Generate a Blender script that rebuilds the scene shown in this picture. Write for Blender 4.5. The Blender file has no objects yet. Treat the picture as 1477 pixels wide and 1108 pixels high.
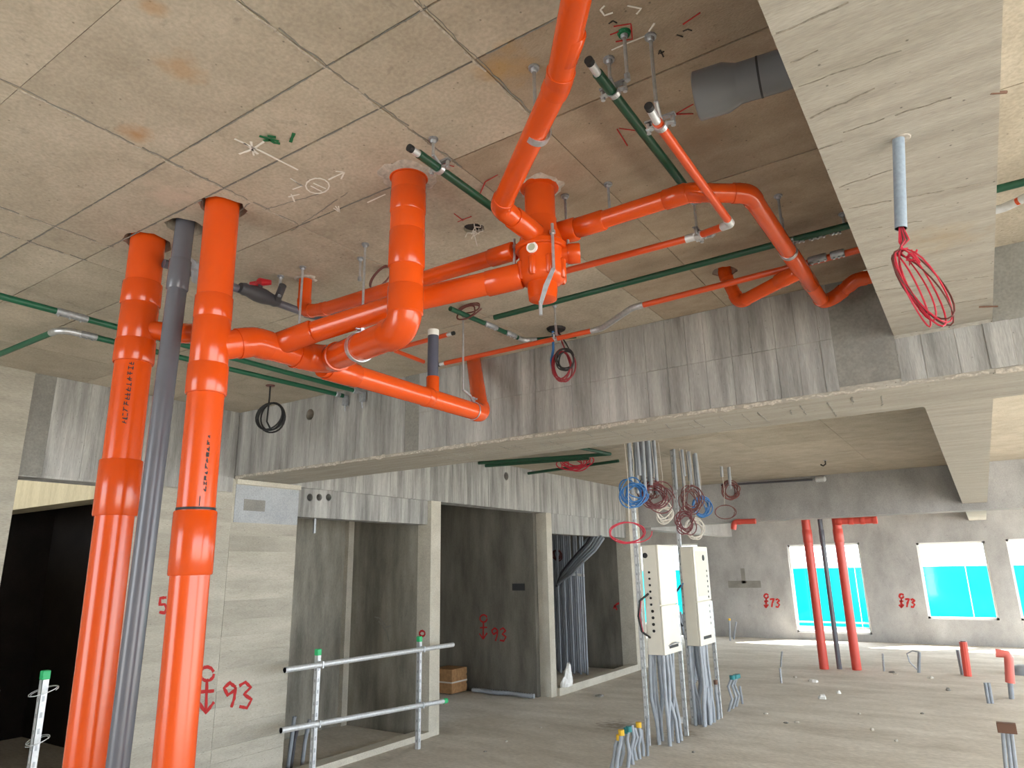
import bpy, bmesh, math, random
from mathutils import Vector, Matrix
random.seed(7)
sc = bpy.context.scene
COL = sc.collection

# ------------------------------------------------------------------ camera
F_PX, PITCH, ROLL, YAW, EYE = 988.343, 0.261718, -0.0191291, -0.583779, 1.6
_fw = Vector((math.sin(YAW)*math.cos(PITCH), math.cos(YAW)*math.cos(PITCH), math.sin(PITCH)))
_rt0 = Vector((math.cos(YAW), -math.sin(YAW), 0)); _up0 = _rt0.cross(_fw)
_rt = math.cos(ROLL)*_rt0 + math.sin(ROLL)*_up0
_up = -math.sin(ROLL)*_rt0 + math.cos(ROLL)*_up0
cam_d = bpy.data.cameras.new('camera'); cam = bpy.data.objects.new('camera', cam_d); COL.objects.link(cam)
cam_d.sensor_width = 36; cam_d.lens = F_PX*36/1477; cam_d.clip_start = .05; cam_d.clip_end = 500
Mx = Matrix((( _rt.x, _up.x, -_fw.x, 0), (_rt.y, _up.y, -_fw.y, 0), (_rt.z, _up.z, -_fw.z, EYE), (0, 0, 0, 1)))
cam.matrix_world = Mx
sc.camera = cam
# ------------------------------------------------------------------ world, sun, exposure
w = bpy.data.worlds.new('sky'); sc.world = w; w.use_nodes = True
bg = w.node_tree.nodes['Background']; bg.inputs[0].default_value = (.82, .91, 1.0, 1); bg.inputs[1].default_value = 4.2
sun_d = bpy.data.lights.new('sun', 'SUN'); sun = bpy.data.objects.new('sun', sun_d); COL.objects.link(sun)
sun_d.energy = 18; sun_d.angle = math.radians(.6); sun_d.color = (1, .96, .89)
sun.rotation_euler = Vector((-.45, -.48, -.75)).to_track_quat('-Z', 'Y').to_euler()   # high sun beyond the far windows, to the right
sun.location = (8, 24, 20)
sc.view_settings.view_transform = 'Standard'; sc.view_settings.look = 'None'
sc.view_settings.exposure = 0.95; sc.view_settings.gamma = 1; sc.view_settings.use_curve_mapping = False
sc.cycles.use_denoising = True
sc.cycles.max_bounces = 10; sc.cycles.diffuse_bounces = 7; sc.cycles.sample_clamp_indirect = 6

# ------------------------------------------------------------------ measuring helpers (photo ray met with a real plane of the room)
ORI = Vector((0, 0, EYE))
def ray(px, py): return _rt*((px-738.5)/F_PX) - _up*((py-554)/F_PX) + _fw
def Z(px, py, z): d = ray(px, py); return ORI + d*((z-EYE)/d.z)
def X(px, py, x): d = ray(px, py); return ORI + d*(x/d.x)
def Y(px, py, y): d = ray(px, py); return ORI + d*(y/d.y)
V = Vector
ZC = 2.857      # ceiling underside
XL = -4.85      # left wall
YB = 3.32       # middle beam, near face
YF = 16.4       # far wall

# ------------------------------------------------------------------ materials
MATS = {}
def nodes_of(m): return m.node_tree.nodes, m.node_tree.links
def plain(name, col, rough=.5, metal=0., spec=.5, var=0., coat=0., bump=0., bscale=60):
    if name in MATS: return MATS[name]
    m = bpy.data.materials.new(name); m.use_nodes = True; MATS[name] = m
    N, L = nodes_of(m); b = N['Principled BSDF']
    b.inputs['Base Color'].default_value = (*col, 1); b.inputs['Roughness'].default_value = rough
    b.inputs['Metallic'].default_value = metal; b.inputs['Specular IOR Level'].default_value = spec
    b.inputs['Coat Weight'].default_value = coat
    if var or bump:
        g = N.new('ShaderNodeNewGeometry'); n = N.new('ShaderNodeTexNoise'); n.inputs['Scale'].default_value = bscale; n.inputs['Detail'].default_value = 5
        L.new(g.outputs['Position'], n.inputs['Vector'])
        if var:
            h = N.new('ShaderNodeHueSaturation'); h.inputs['Color'].default_value = (*col, 1)
            mr = N.new('ShaderNodeMapRange'); mr.inputs[1].default_value = .3; mr.inputs[2].default_value = .7
            mr.inputs[3].default_value = 1-var; mr.inputs[4].default_value = 1+var
            L.new(n.outputs[0], mr.inputs[0]); L.new(mr.outputs[0], h.inputs['Value']); L.new(h.outputs[0], b.inputs['Base Color'])
        if bump:
            bp = N.new('ShaderNodeBump'); bp.inputs['Strength'].default_value = bump; bp.inputs['Distance'].default_value = .004
            L.new(n.outputs[0], bp.inputs['Height']); L.new(bp.outputs[0], b.inputs['Normal'])
    return m

def concrete(name, base, dark, stretch=(1, 1, 1), scale=6., speck=.5, rnd=.12, rough=.85, contrast=(.35, .7), bump=.5, stains=(), fine=90., tint=None, shift=1.):
    """cast concrete: broad blotches (stretched along the formwork grain), pin holes, per-board tone, a few rust or paint spots"""
    m = bpy.data.materials.new(name); m.use_nodes = True; MATS[name] = m
    N, L = nodes_of(m); b = N['Principled BSDF']; b.inputs['Roughness'].default_value = rough
    b.inputs['Specular IOR Level'].default_value = .25
    g = N.new('ShaderNodeNewGeometry'); mp = N.new('ShaderNodeMapping'); mp.inputs['Scale'].default_value = stretch
    oi = N.new('ShaderNodeObjectInfo')
    off = N.new('ShaderNodeVectorMath'); off.operation = 'MULTIPLY_ADD'
    cmb = N.new('ShaderNodeCombineXYZ')
    for i in range(3): L.new(oi.outputs['Random'], cmb.inputs[i])
    L.new(cmb.outputs[0], off.inputs[0]); off.inputs[1].default_value = (37*shift, 53*shift, 71*shift); L.new(g.outputs['Position'], off.inputs[2])
    L.new(off.outputs[0], mp.inputs['Vector'])
    n1 = N.new('ShaderNodeTexNoise'); n1.inputs['Scale'].default_value = scale; n1.inputs['Detail'].default_value = 7; n1.inputs['Roughness'].default_value = .62
    L.new(mp.outputs[0], n1.inputs['Vector'])
    n2 = N.new('ShaderNodeTexNoise'); n2.inputs['Scale'].default_value = fine; n2.inputs['Detail'].default_value = 4
    L.new(mp.outputs[0], n2.inputs['Vector'])
    r = N.new('ShaderNodeValToRGB'); r.color_ramp.elements[0].position = contrast[0]; r.color_ramp.elements[1].position = contrast[1]
    r.color_ramp.elements[0].color = (*dark, 1); r.color_ramp.elements[1].color = (*base, 1)
    L.new(n1.outputs[0], r.inputs[0])
    v = N.new('ShaderNodeTexVoronoi'); v.inputs['Scale'].default_value = 34; L.new(g.outputs['Position'], v.inputs['Vector'])
    lt = N.new('ShaderNodeMapRange'); lt.inputs[1].default_value = .05; lt.inputs[2].default_value = .13; lt.inputs[3].default_value = 1-speck; lt.inputs[4].default_value = 1
    L.new(v.outputs['Distance'], lt.inputs[0])
    # only some of the cells carry a pin hole
    sep = N.new('ShaderNodeSeparateColor'); L.new(v.outputs['Color'], sep.inputs[0])
    gt = N.new('ShaderNodeMath'); gt.operation = 'GREATER_THAN'; gt.inputs[1].default_value = .3; L.new(sep.outputs[0], gt.inputs[0])
    mx = N.new('ShaderNodeMath'); mx.operation = 'MAXIMUM'; L.new(lt.outputs[0], mx.inputs[0]); L.new(gt.outputs[0], mx.inputs[1])
    fr = N.new('ShaderNodeMapRange'); fr.inputs[1].default_value = .3; fr.inputs[2].default_value = .7; fr.inputs[3].default_value = .87; fr.inputs[4].default_value = 1.1
    L.new(n2.outputs[0], fr.inputs[0])
    rr = N.new('ShaderNodeMapRange'); rr.inputs[3].default_value = 1-rnd; rr.inputs[4].default_value = 1+rnd; L.new(oi.outputs['Random'], rr.inputs[0])
    n3 = N.new('ShaderNodeTexNoise'); n3.inputs['Scale'].default_value = 17; n3.inputs['Detail'].default_value = 6; n3.inputs['Roughness'].default_value = .7; n3.inputs['Distortion'].default_value = .6
    L.new(mp.outputs[0], n3.inputs['Vector'])
    sm_ = N.new('ShaderNodeMapRange'); sm_.inputs[1].default_value = .60; sm_.inputs[2].default_value = .74; sm_.inputs[3].default_value = 1; sm_.inputs[4].default_value = 1-speck*.55; L.new(n3.outputs[0], sm_.inputs[0])
    m0 = N.new('ShaderNodeMath'); m0.operation = 'MULTIPLY'; L.new(mx.outputs[0], m0.inputs[0]); L.new(sm_.outputs[0], m0.inputs[1])
    m1 = N.new('ShaderNodeMath'); m1.operation = 'MULTIPLY'; L.new(m0.outputs[0], m1.inputs[0]); L.new(fr.outputs[0], m1.inputs[1])
    m2 = N.new('ShaderNodeMath'); m2.operation = 'MULTIPLY'; L.new(m1.outputs[0], m2.inputs[0]); L.new(rr.outputs[0], m2.inputs[1])
    h = N.new('ShaderNodeHueSaturation'); L.new(r.outputs[0], h.inputs['Color']); L.new(m2.outputs[0], h.inputs['Value'])
    out = h.outputs[0]
    for (c, rad, colr, amt) in stains:
        d = N.new('ShaderNodeVectorMath'); d.operation = 'DISTANCE'; d.inputs[1].default_value = c
        L.new(g.outputs['Position'], d.inputs[0])
        ns = N.new('ShaderNodeTexNoise'); ns.inputs['Scale'].default_value = 14; ns.inputs['Detail'].default_value = 5; L.new(g.outputs['Position'], ns.inputs['Vector'])
        ma = N.new('ShaderNodeMath'); ma.operation = 'MULTIPLY_ADD'; ma.inputs[1].default_value = rad*2.2; L.new(ns.outputs[0], ma.inputs[0]); L.new(d.outputs['Value'], ma.inputs[2])
        k = N.new('ShaderNodeMapRange'); k.inputs[1].default_value = rad*2.1; k.inputs[2].default_value = rad*1.25; k.inputs[3].default_value = 0; k.inputs[4].default_value = amt
        L.new(ma.outputs[0], k.inputs[0])
        mi = N.new('ShaderNodeMix'); mi.data_type = 'RGBA'; mi.inputs[7].default_value = (*colr, 1)
        L.new(k.outputs[0], mi.inputs[0]); L.new(out, mi.inputs[6]); out = mi.outputs[2]
    L.new(out, b.inputs['Base Color'])
    bp = N.new('ShaderNodeBump'); bp.inputs['Strength'].default_value = bump; bp.inputs['Distance'].default_value = .006
    L.new(n2.outputs[0], bp.inputs['Height']); L.new(bp.outputs[0], b.inputs['Normal'])
    return m

rust = (.42, .24, .10)
M_CEIL = concrete('ceiling_concrete', (.51, .455, .372), (.38, .335, .265), (1, 1, 1), 4.5, .5, .05, .8, (.3, .72), .25,
    stains=[(tuple(Z(265, 100, ZC)), .07, rust, .45), (tuple(Z(200, 195, ZC)), .055, (.40, .2, .07), .7), (tuple(Z(735, 95, ZC)), .09, (.42, .25, .08), .6),
            (tuple(Z(225, 10, ZC)), .035, rust, .5), (tuple(Z(392, 198, ZC)), .03, (.02, .13, .05), 1.), (tuple(Z(255, 285, ZC)), .12, (.58, .47, .39), .5), (tuple(Z(560, 250, ZC)), .07, (.6, .5, .42), .6)])
M_BEAM = concrete('board_formed_concrete', (.47, .465, .445), (.19, .188, .18), (3.4, 3.4, .30), 3.4, .35, .035, .85, (.30, .66), .35, shift=0.)
M_SOFF = concrete('beam_underside_concrete', (.44, .415, .365), (.33, .305, .26), (.5, 3.6, 1), 5.0, .6, .05, .85, (.3, .72), .35, stains=[((.05, 2.35, 2.555), .12, (.40, .30, .17), .4)])
M_WALL = concrete('wall_concrete', (.47, .445, .38), (.33, .31, .26), (1, .55, 3), 2.6, .45, .07, .85, (.32, .7), .5)
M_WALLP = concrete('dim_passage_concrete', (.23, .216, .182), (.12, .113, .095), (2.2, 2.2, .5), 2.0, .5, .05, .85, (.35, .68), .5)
M_CEILB = concrete('brown_ceiling_concrete', (.42, .345, .262), (.30, .24, .178), (1.6, 3, 1), 4.0, .55, .05, .8, (.3, .72), .25, stains=[(tuple(Z(735, 95, ZC)), .09, (.42, .25, .08), .6), (tuple(Z(1000, 200, ZC)), .14, (.26, .17, .11), .5)])  # browner, darker tone for the panels beside the near beam
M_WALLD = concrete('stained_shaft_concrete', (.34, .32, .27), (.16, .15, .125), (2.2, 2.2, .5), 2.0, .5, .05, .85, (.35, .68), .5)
M_JAMB = concrete('pale_jamb_concrete', (.58, .55, .47), (.45, .42, .35), (1, 1, 1), 4, .5, .03, .85, (.3, .7), .4)
M_FAR = concrete('far_wall_concrete', (.46, .455, .45), (.31, .305, .30), (1.4, 1, .8), 1.6, .5, .05, .85, (.33, .7), .4)
M_FLOOR = concrete('dusty_floor_concrete', (.71, .67, .60), (.50, .455, .385), (.8, 2.0, 1), 1.5, .3, 0, .9, (.3, .7), .8, fine=26,
    stains=[(tuple(Z(890, 1046, 0)), .26, (.20, .16, .115), .75), (tuple(Z(985, 1058, 0)), .22, (.22, .18, .13), .7), (tuple(Z(1000, 1010, 0)), .2, (.3, .25, .19), .5), (tuple(Z(700, 1040, 0)), .5, (.40, .34, .25), .4)])
M_PATCH = concrete('blue_grey_patch_concrete', (.43, .45, .47), (.33, .35, .37), (1, 1, 1), 5, .3, .02, .8, (.3, .7), .3)
M_STRIP = concrete('smooth_dark_concrete', (.27, .265, .24), (.20, .195, .18), (1, 1, 1), 4, .2, .05, .8, (.3, .7), .2)

ORANGE = plain('orange_pvc', (.62, .072, .006), .2, 0, .5, .04, .0, bscale=8)
ORANGE_D = plain('orange_pvc_collar', (.57, .064, .005), .18, 0, .5, .04, bscale=8)
ORANGE_C = plain('orange_painted_steel', (.60, .07, .012), .3, 0, .5)
RED_P = plain('glare_paled_red_pvc', (.66, .085, .06), .35)  # red paled towards pink to carry the glare of the far bay
GREY_P = plain('slate_grey_pvc', (.12, .125, .15), .25, 0, .5, .05, bscale=10)
GREY_B = plain('mid_grey_pvc', (.125, .13, .14), .3, 0, .5)
GREY_L = plain('light_grey_conduit', (.33, .36, .40), .5, 0, .5, .12, bscale=15)
GREY_S = plain('shaft_grey_conduit', (.26, .285, .32), .45, 0, .5, .12, bscale=10)
GREY_H = plain('blue_grey_sleeve', (.27, .33, .40), .55, 0, .4, .1, bscale=120)
DARKG = plain('dark_grey_conduit', (.055, .055, .065), .45)
GREEN = plain('green_painted_conduit', (.006, .06, .03), .4, 0, .5, .1, bscale=20)
GALV = plain('galvanised_steel', (.55, .57, .60), .38, .85, .5, .12, bscale=80)
GALVD = plain('dull_galvanised_steel', (.38, .40, .43), .5, .7, .5, .15, bscale=60)
GALVP = plain('pale_galvanised_tube', (.62, .64, .66), .45, .45, .5, .1, bscale=50)
BLACK = plain('black_rubber', (.012, .012, .013), .6)
WHITE = plain('white_plastic', (.80, .80, .78), .5)
CREAM = plain('cream_enamel', (.74, .71, .62), .4, 0, .5, .04, bscale=6)
RED_W = plain('red_wire_insulation', (.55, .02, .05), .45)
BROWN_W = plain('brown_wire_insulation', (.13, .035, .03), .5)
BLUE_W = plain('blue_wire_insulation', (.03, .16, .42), .5)
WHITE_W = plain('white_wire_insulation', (.62, .58, .52), .5)
YELLOW = plain('yellow_tape', (.75, .45, .02), .5)
TEAL = plain('teal_tape', (.02, .22, .24), .5)
CAPG = plain('green_plastic_cap', (.03, .45, .16), .5)
REDV = plain('red_valve_handle', (.48, .01, .02), .35)
SPRAY = plain('red_spray_paint', (.42, .03, .03), .8, 0, .2)
CHALK = plain('white_chalk', (.78, .76, .72), .9, 0, .1)
GREENPAINT = plain('green_spray_paint', (.02, .14, .06), .8, 0, .2)
INK = plain('black_ink', (.015, .012, .01), .6)
WOOD = plain('plywood_crate', (.36, .20, .09), .7, 0, .3, .2, bscale=25)
TARP = plain('turquoise_sheet', (.0, .46, .47), .7, 0, .2, .06, bscale=2)
_tn, _tl = nodes_of(TARP); _ts = _tn.new('ShaderNodeBsdfTranslucent'); _ts.inputs[0].default_value = (.0, .55, .56, 1); _tm = _tn.new('ShaderNodeMixShader'); _tm.inputs[0].default_value = .5
_tl.new(_tn['Principled BSDF'].outputs[0], _tm.inputs[1]); _tl.new(_ts.outputs[0], _tm.inputs[2]); _tl.new(_tm.outputs[0], _tn['Material Output'].inputs[0])
GROUND = plain('pale_dry_ground', (.50, .48, .45), .95, 0, .2, .1, bscale=1)
BAG = plain('white_plastic_bag', (.82, .82, .80), .5)
RUSTY = plain('rusty_steel_cap', (.17, .09, .06), .7, .2)
STONE = plain('concrete_rubble', (.50, .47, .41), .9, 0, .2, .2, bscale=40)
MORTAR = plain('grey_mortar', (.44, .40, .35), .9, 0, .2, .25, bscale=60, bump=.8)

# ------------------------------------------------------------------ mesh helpers
ORG = {}
class MB:
    def __init__(s): s.v = []; s.f = []
    def box(s, a, b):
        x0, y0, z0 = a; x1, y1, z1 = b; n = len(s.v)
        s.v += [V(p) for p in ((x0,y0,z0),(x1,y0,z0),(x1,y1,z0),(x0,y1,z0),(x0,y0,z1),(x1,y0,z1),(x1,y1,z1),(x0,y1,z1))]
        s.f += [[n+i for i in q] for q in ((0,3,2,1),(4,5,6,7),(0,1,5,4),(1,2,6,5),(2,3,7,6),(3,0,4,7))]; return s
    def obox(s, c, ax, ay, az):   # oriented box by half axes
        n = len(s.v)
        for k in (-1, 1):
            for (i, j) in ((-1,-1),(1,-1),(1,1),(-1,1)): s.v.append(V(c)+i*V(ax)+j*V(ay)+k*V(az))
        s.f += [[n+i for i in q] for q in ((0,3,2,1),(4,5,6,7),(0,1,5,4),(1,2,6,5),(2,3,7,6),(3,0,4,7))]; return s
    def tube(s, path, r, n=14, caps=True, closed=False):
        P = [V(p) for p in path]; R = r if isinstance(r, (list, tuple)) else [r]*len(P)
        T = []
        for i in range(len(P)):
            if closed: t = P[(i+1) % len(P)]-P[i-1]
            else:
                t = V((0,0,0))
                for a, b in ((i-1, i), (i, i+1)):
                    if 0 <= a and b < len(P) and (P[b]-P[a]).length > 1e-7: t += (P[b]-P[a]).normalized()
            T.append(t.normalized() if t.length > 1e-8 else (T[-1] if T else V((0,0,1))))
        u = T[0].orthogonal().normalized(); base = len(s.v); prev = T[0]
        for i in range(len(P)):
            q = prev.rotation_difference(T[i]); u = (q @ u); u = (u - u.dot(T[i])*T[i]).normalized(); prev = T[i]
            w_ = T[i].cross(u)
            for k in range(n):
                a = 2*math.pi*k/n; s.v.append(P[i]+R[i]*(math.cos(a)*u+math.sin(a)*w_))
        m = len(P)
        for i in range(m if closed else m-1):
            i2 = (i+1) % m
            for k in range(n):
                s.f.append([base+i*n+k, base+i*n+(k+1) % n, base+i2*n+(k+1) % n, base+i2*n+k])
        if caps and not closed:
            s.f.append([base+k for k in reversed(range(n))]); s.f.append([base+(m-1)*n+k for k in range(n)])
        return s
    def cyl(s, a, b, r, n=16, caps=True): return s.tube([a, b], r, n, caps)
    def lathe(s, base, axis, prof, n=24, caps=True):   # prof: (height along axis, radius)
        a = V(axis).normalized(); return s.tube([V(base)+a*h+a*1e-5*i for i, (h, _) in enumerate(prof)], [max(r_, 1e-4) for _, r_ in prof], n, caps)
    def ribbon(s, pts, nrm, wd, th=.0015):
        P = [V(p) for p in pts]; nrm = V(nrm).normalized(); base = len(s.v)
        for i, p in enumerate(P):
            t = (P[min(i+1, len(P)-1)]-P[max(i-1, 0)]).normalized(); sd = t.cross(nrm).normalized()*wd/2*random.uniform(.75, 1.2)
            s.v += [p-sd, p+sd, p+sd+nrm*th, p-sd+nrm*th]
        for i in range(len(P)-1):
            a = base+4*i; b = a+4
            for k in range(4): s.f.append([a+k, a+(k+1) % 4, b+(k+1) % 4, b+k])
        s.f.append([base+k for k in (3,2,1,0)]); e = base+4*(len(P)-1); s.f.append([e, e+1, e+2, e+3]); return s
    def build(s, name, mat, parent=None, smooth=True, bevel=0, origin=None):
        org = ORG[parent] if parent is not None else V(origin if origin is not None else (0, 0, 0))
        me = bpy.data.meshes.new(name); me.from_pydata([tuple(p-org) for p in s.v], [], s.f); me.update()
        bm = bmesh.new(); bm.from_mesh(me); bmesh.ops.recalc_face_normals(bm, faces=bm.faces)
        if bevel: bmesh.ops.bevel(bm, geom=[e for e in bm.edges if len(e.link_faces) == 2 and e.calc_face_angle(0) > .9], offset=bevel, segments=2, affect='EDGES', profile=.5)
        if smooth:
            for f in bm.faces: f.smooth = True
            for e in bm.edges:
                if len(e.link_faces) == 2 and e.calc_face_angle(0) > .6: e.smooth = False
        bm.to_mesh(me); bm.free(); me.materials.append(mat)
        o = bpy.data.objects.new(name, me); COL.objects.link(o)
        if parent is not None: o.parent = parent; ORG[o] = org
        else: o.location = org; ORG[o] = org
        return o
def tag(o, label, cat=None, group=None, kind=None):
    if label: o['label'] = label
    if cat: o['category'] = cat
    if group: o['group'] = group
    if kind: o['kind'] = kind
    return o
def thing(name, loc, label, cat, group=None):
    o = bpy.data.objects.new(name, None); COL.objects.link(o); o.location = V(loc); o.empty_display_size = .05; ORG[o] = V(loc)
    return tag(o, label, cat, group)
def struct(o, label=None): return tag(o, label, None, None, 'structure')
def copy_tree(o, parent=None):
    c = o.copy(); COL.objects.link(c); c.parent = parent
    for ch in list(o.children): copy_tree(ch, c)
    return c
def cut(objs, cutter):   # real holes
    cu = cutter.build('cutter', BLACK, None, smooth=False)
    for o in objs:
        md = o.modifiers.new('hole', 'BOOLEAN'); md.operation = 'DIFFERENCE'; md.object = cu; md.solver = 'EXACT'
        dg = bpy.context.evaluated_depsgraph_get(); me = bpy.data.meshes.new_from_object(o.evaluated_get(dg)); o.modifiers.clear(); old = o.data; o.data = me
        if old.users == 0: bpy.data.meshes.remove(old)
    me = cu.data; bpy.data.objects.remove(cu); bpy.data.meshes.remove(me)

def fillet(nodes, R):
    """straight pieces and arcs of a pipe through the given nodes"""
    N = [V(p) for p in nodes]; straights = []; arcs = []; cur = N[0]
    for i in range(1, len(N)-1):
        a = (N[i-1]-N[i]); b = (N[i+1]-N[i]); la, lb = a.length, b.length; a.normalize(); b.normalize()
        th = math.pi-a.angle(b); d = min(R*math.tan(th/2), la*.49, lb*.49); rr = d/max(math.tan(th/2), 1e-6)
        p0 = N[i]+a*d; p1 = N[i]+b*d; straights.append((cur, p0)); cur = p1
        cdir = (a+b).normalized(); c = N[i]+cdir*(rr/math.cos(th/2)) if th > 1e-3 else N[i]
        u = (p0-c); n_ = u.cross(p1-c).normalized(); k = max(4, int(th/.16)); pts = []
        for j in range(k+1): pts.append(c+Matrix.Rotation(th*j/k, 3, n_) @ u)
        arcs.append((pts, -a, b))
    straights.append((cur, N[-1])); return straights, arcs
def pipe_run(root, nodes, r, mat=ORANGE, cmat=ORANGE_D, R=None, collar=1.10, clen=1.3, pname='pipe', ename='elbow', n=24, first=None):
    R = R or r*2.2; st, ar = fillet(nodes, R); res = []
    for a, b in st:
        if (b-a).length > 1e-4: res.append(MB().cyl(a, b, r, n).build(pname, mat, root))
    for pts, t0, t1 in ar:
        e = r*clen; p = [pts[0]-t0*e, pts[0]-t0*e*.98, pts[0]-t0*.12*r, pts[0]]+pts[1:-1]+[pts[-1], pts[-1]+t1*.12*r, pts[-1]+t1*e*.98, pts[-1]+t1*e]
        rc = r*collar; ri = r*(1+(collar-1)*.72); rad = [rc*.97, rc, rc, ri]+[ri]*(len(pts)-2)+[ri, rc, rc, rc*.97]
        res.append(MB().tube(p, rad, n).build(ename, cmat, root))
    return res
def sleeve(root, a, b, r, mat=ORANGE_D, name='coupling', ring=None, n=28):
    a = V(a); b = V(b); d = (b-a).normalized(); c = .004
    o = MB().tube([a, a+d*c, b-d*c, b], [r-.0025, r, r, r-.0025], n).build(name, mat, root)
    return o
def lerp(a, b, t): return V(a)*(1-t)+V(b)*t
def coil(c, ax_u, ax_v, loops, wire, mat_name, seed=0, jitter=.12, squash=1.0, seg=26, tail=None):
    rr = random.Random(seed); pts = []; c = V(c); u = V(ax_u); v_ = V(ax_v); nrm = u.cross(v_).normalized()
    for k in range(loops*seg+1):
        lp = k/seg; a = 2*math.pi*lp
        if k % seg == 0: tgt = (rr.uniform(-1, 1), rr.uniform(-1, 1), rr.uniform(-1, 1)); prv = tgt if k == 0 else prv2
        f_ = (k % seg)/seg; cur_ = tuple(p_*(1-f_)+t_*f_ for p_, t_ in zip(prv, tgt)); prv2 = tgt
        j = 1+jitter*1.3*cur_[0]+jitter*.6*math.sin(a*2+lp*1.7+seed)
        pts.append(c+(u*cur_[1]+v_*cur_[2])*jitter*1.6+u*math.cos(a)*j+v_*math.sin(a)*j*squash+nrm*(wire*2.2*math.sin(lp*1.9+seed)+.006*math.sin(a+lp)))
    if tail: pts = [V(tail), lerp(tail, pts[0], .5)+u*.1]+pts
    return MB().tube(pts, wire, 6)

# ================================================================== STRUCTURE
fl = MB()
nx, ny = 60, 90
x0, x1, y0_, y1 = -9, 5.2, -4.2, 17.0
hills = [(random.uniform(x0, x1), random.uniform(4, 16), random.uniform(.2, .9), random.uniform(-.006, .012)) for _ in range(70)]
def fz(x, y): return sum(h*math.exp(-((x-a)**2+(y-b)**2)/(s_*s_)) for a, b, s_, h in hills)*.6
for j in range(ny+1):
    for i in range(nx+1):
        x = x0+(x1-x0)*i/nx; y = y0_+(y1-y0_)*j/ny; fl.v.append(V((x, y, fz(x, y)-.004)))
for j in range(ny):
    for i in range(nx):
        a = j*(nx+1)+i; fl.f.append([a, a+1, a+nx+2, a+nx+1])
floor = struct(fl.build('floor', M_FLOOR), 'rough dusty concrete floor slab scattered with crumbs')
struct(MB().box((-60, -60, -.5), (60, 90, -.06)).build('ground', GROUND, smooth=False), 'pale dry ground outside the open building')

slab = struct(MB().box((-9, -4.2, ZC+.006), (5.2, 17, 3.1)).build('ceiling', M_CEIL, smooth=False), 'beige concrete ceiling slab with formwork joint lines')
PAN = []
def panels(xs, ys, z=ZC, gap=.0016, gy=.0032):
    for i in range(len(xs)-1):
        for j in range(len(ys)-1):
            dz = random.uniform(-.0008, .0008)
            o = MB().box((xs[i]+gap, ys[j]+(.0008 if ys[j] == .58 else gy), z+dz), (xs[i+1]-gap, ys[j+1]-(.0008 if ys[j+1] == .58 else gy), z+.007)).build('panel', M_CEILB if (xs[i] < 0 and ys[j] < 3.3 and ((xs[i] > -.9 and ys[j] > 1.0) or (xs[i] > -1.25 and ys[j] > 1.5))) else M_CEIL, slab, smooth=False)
            PAN.append((o, xs[i], xs[i+1], ys[j], ys[j+1]))
panels([-4.85, -4.3, -3.6, -2.89, -1.94, -1.21, -.88, -.18], [-2.4, -1.6, -.8, -.15, .58, .99, 1.19, 1.51, 2.12, 2.72, 3.32])
panels([.19, 1.0, 1.9, 2.8, 3.7], [-.8, .58, 1.19, 2.12, 3.32])
panels([-4.85, -3.9, -2.95, -2.0, -1.05, -.12], [3.86, 5.0, 5.9, 6.9, 7.9, 8.9, 10.0, 11.2])
panels([.16, 1.1, 2.0, 2.9], [3.86, 5.9, 7.9, 10.0, 11.2])

def fin(parent, a, b, mat, seed, w0=.003, w1=.010, nrm=(0, 0, -1), wob=.004, th=.003):
    rr = random.Random(seed); a = V(a); b = V(b); n = int((b-a).length/.022)+2; sd = (b-a).normalized().cross(V(nrm)); m = MB(); i = 0
    while i < n-1:
        k = rr.randint(2, 9); pts = [lerp_(a, b, min(1, j/(n-1)))+sd*rr.uniform(-wob, wob) for j in range(i, min(n, i+k+1))]
        if len(pts) > 1: m.ribbon(pts, nrm, rr.uniform(w0, w1), th)
        i += k+rr.randint(0, 2)
    return m.build('mortar_fin', mat, parent, smooth=False)
M_SEAM = plain('board_seam_concrete', (.27, .245, .205), .9, 0, .2, .3, bscale=90)
lerp_ = lambda a, b, t: V(a)*(1-t)+V(b)*t
M_FIN = plain('pale_mortar_fin', (.47, .43, .37), .9, 0, .2, .3, bscale=90)
for k, (xx, ya, yb) in enumerate(((-1.94, -.8, 1.5), (-1.21, -.8, 1.6), (-.88, .2, 1.5), (-2.89, -.8, 1.2), (-2.68, .5, 1.2))):
    fin(slab, (xx-.004, ya, ZC+.001), (xx-.004, yb, ZC+.001), M_FIN, k, .002, .007); fin(slab, (xx+.006, ya, ZC+.001), (xx+.006, yb, ZC+.001), M_STRIP, k+20, .0015, .005)
for k, (yy, xa, xb) in enumerate(((.99, -3.2, -.3), (1.19, -2.7, -.3), (1.51, -1.95, -1.3))): fin(slab, (xa, yy+.001, ZC+.001), (xb, yy+.001, ZC+.001), M_STRIP, k+40, .0015, .004, wob=.0015)
for k, (a, b) in enumerate((((-2.28, 1.36), (-1.95, 1.30)), ((-1.94, 1.36), (-1.70, 1.40)), ((-2.0, 1.52), (-1.62, 1.45)))): fin(slab, (*a, ZC+.001), (*b, ZC+.001), M_STRIP, k+60, .0015, .004, wob=.002)

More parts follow.
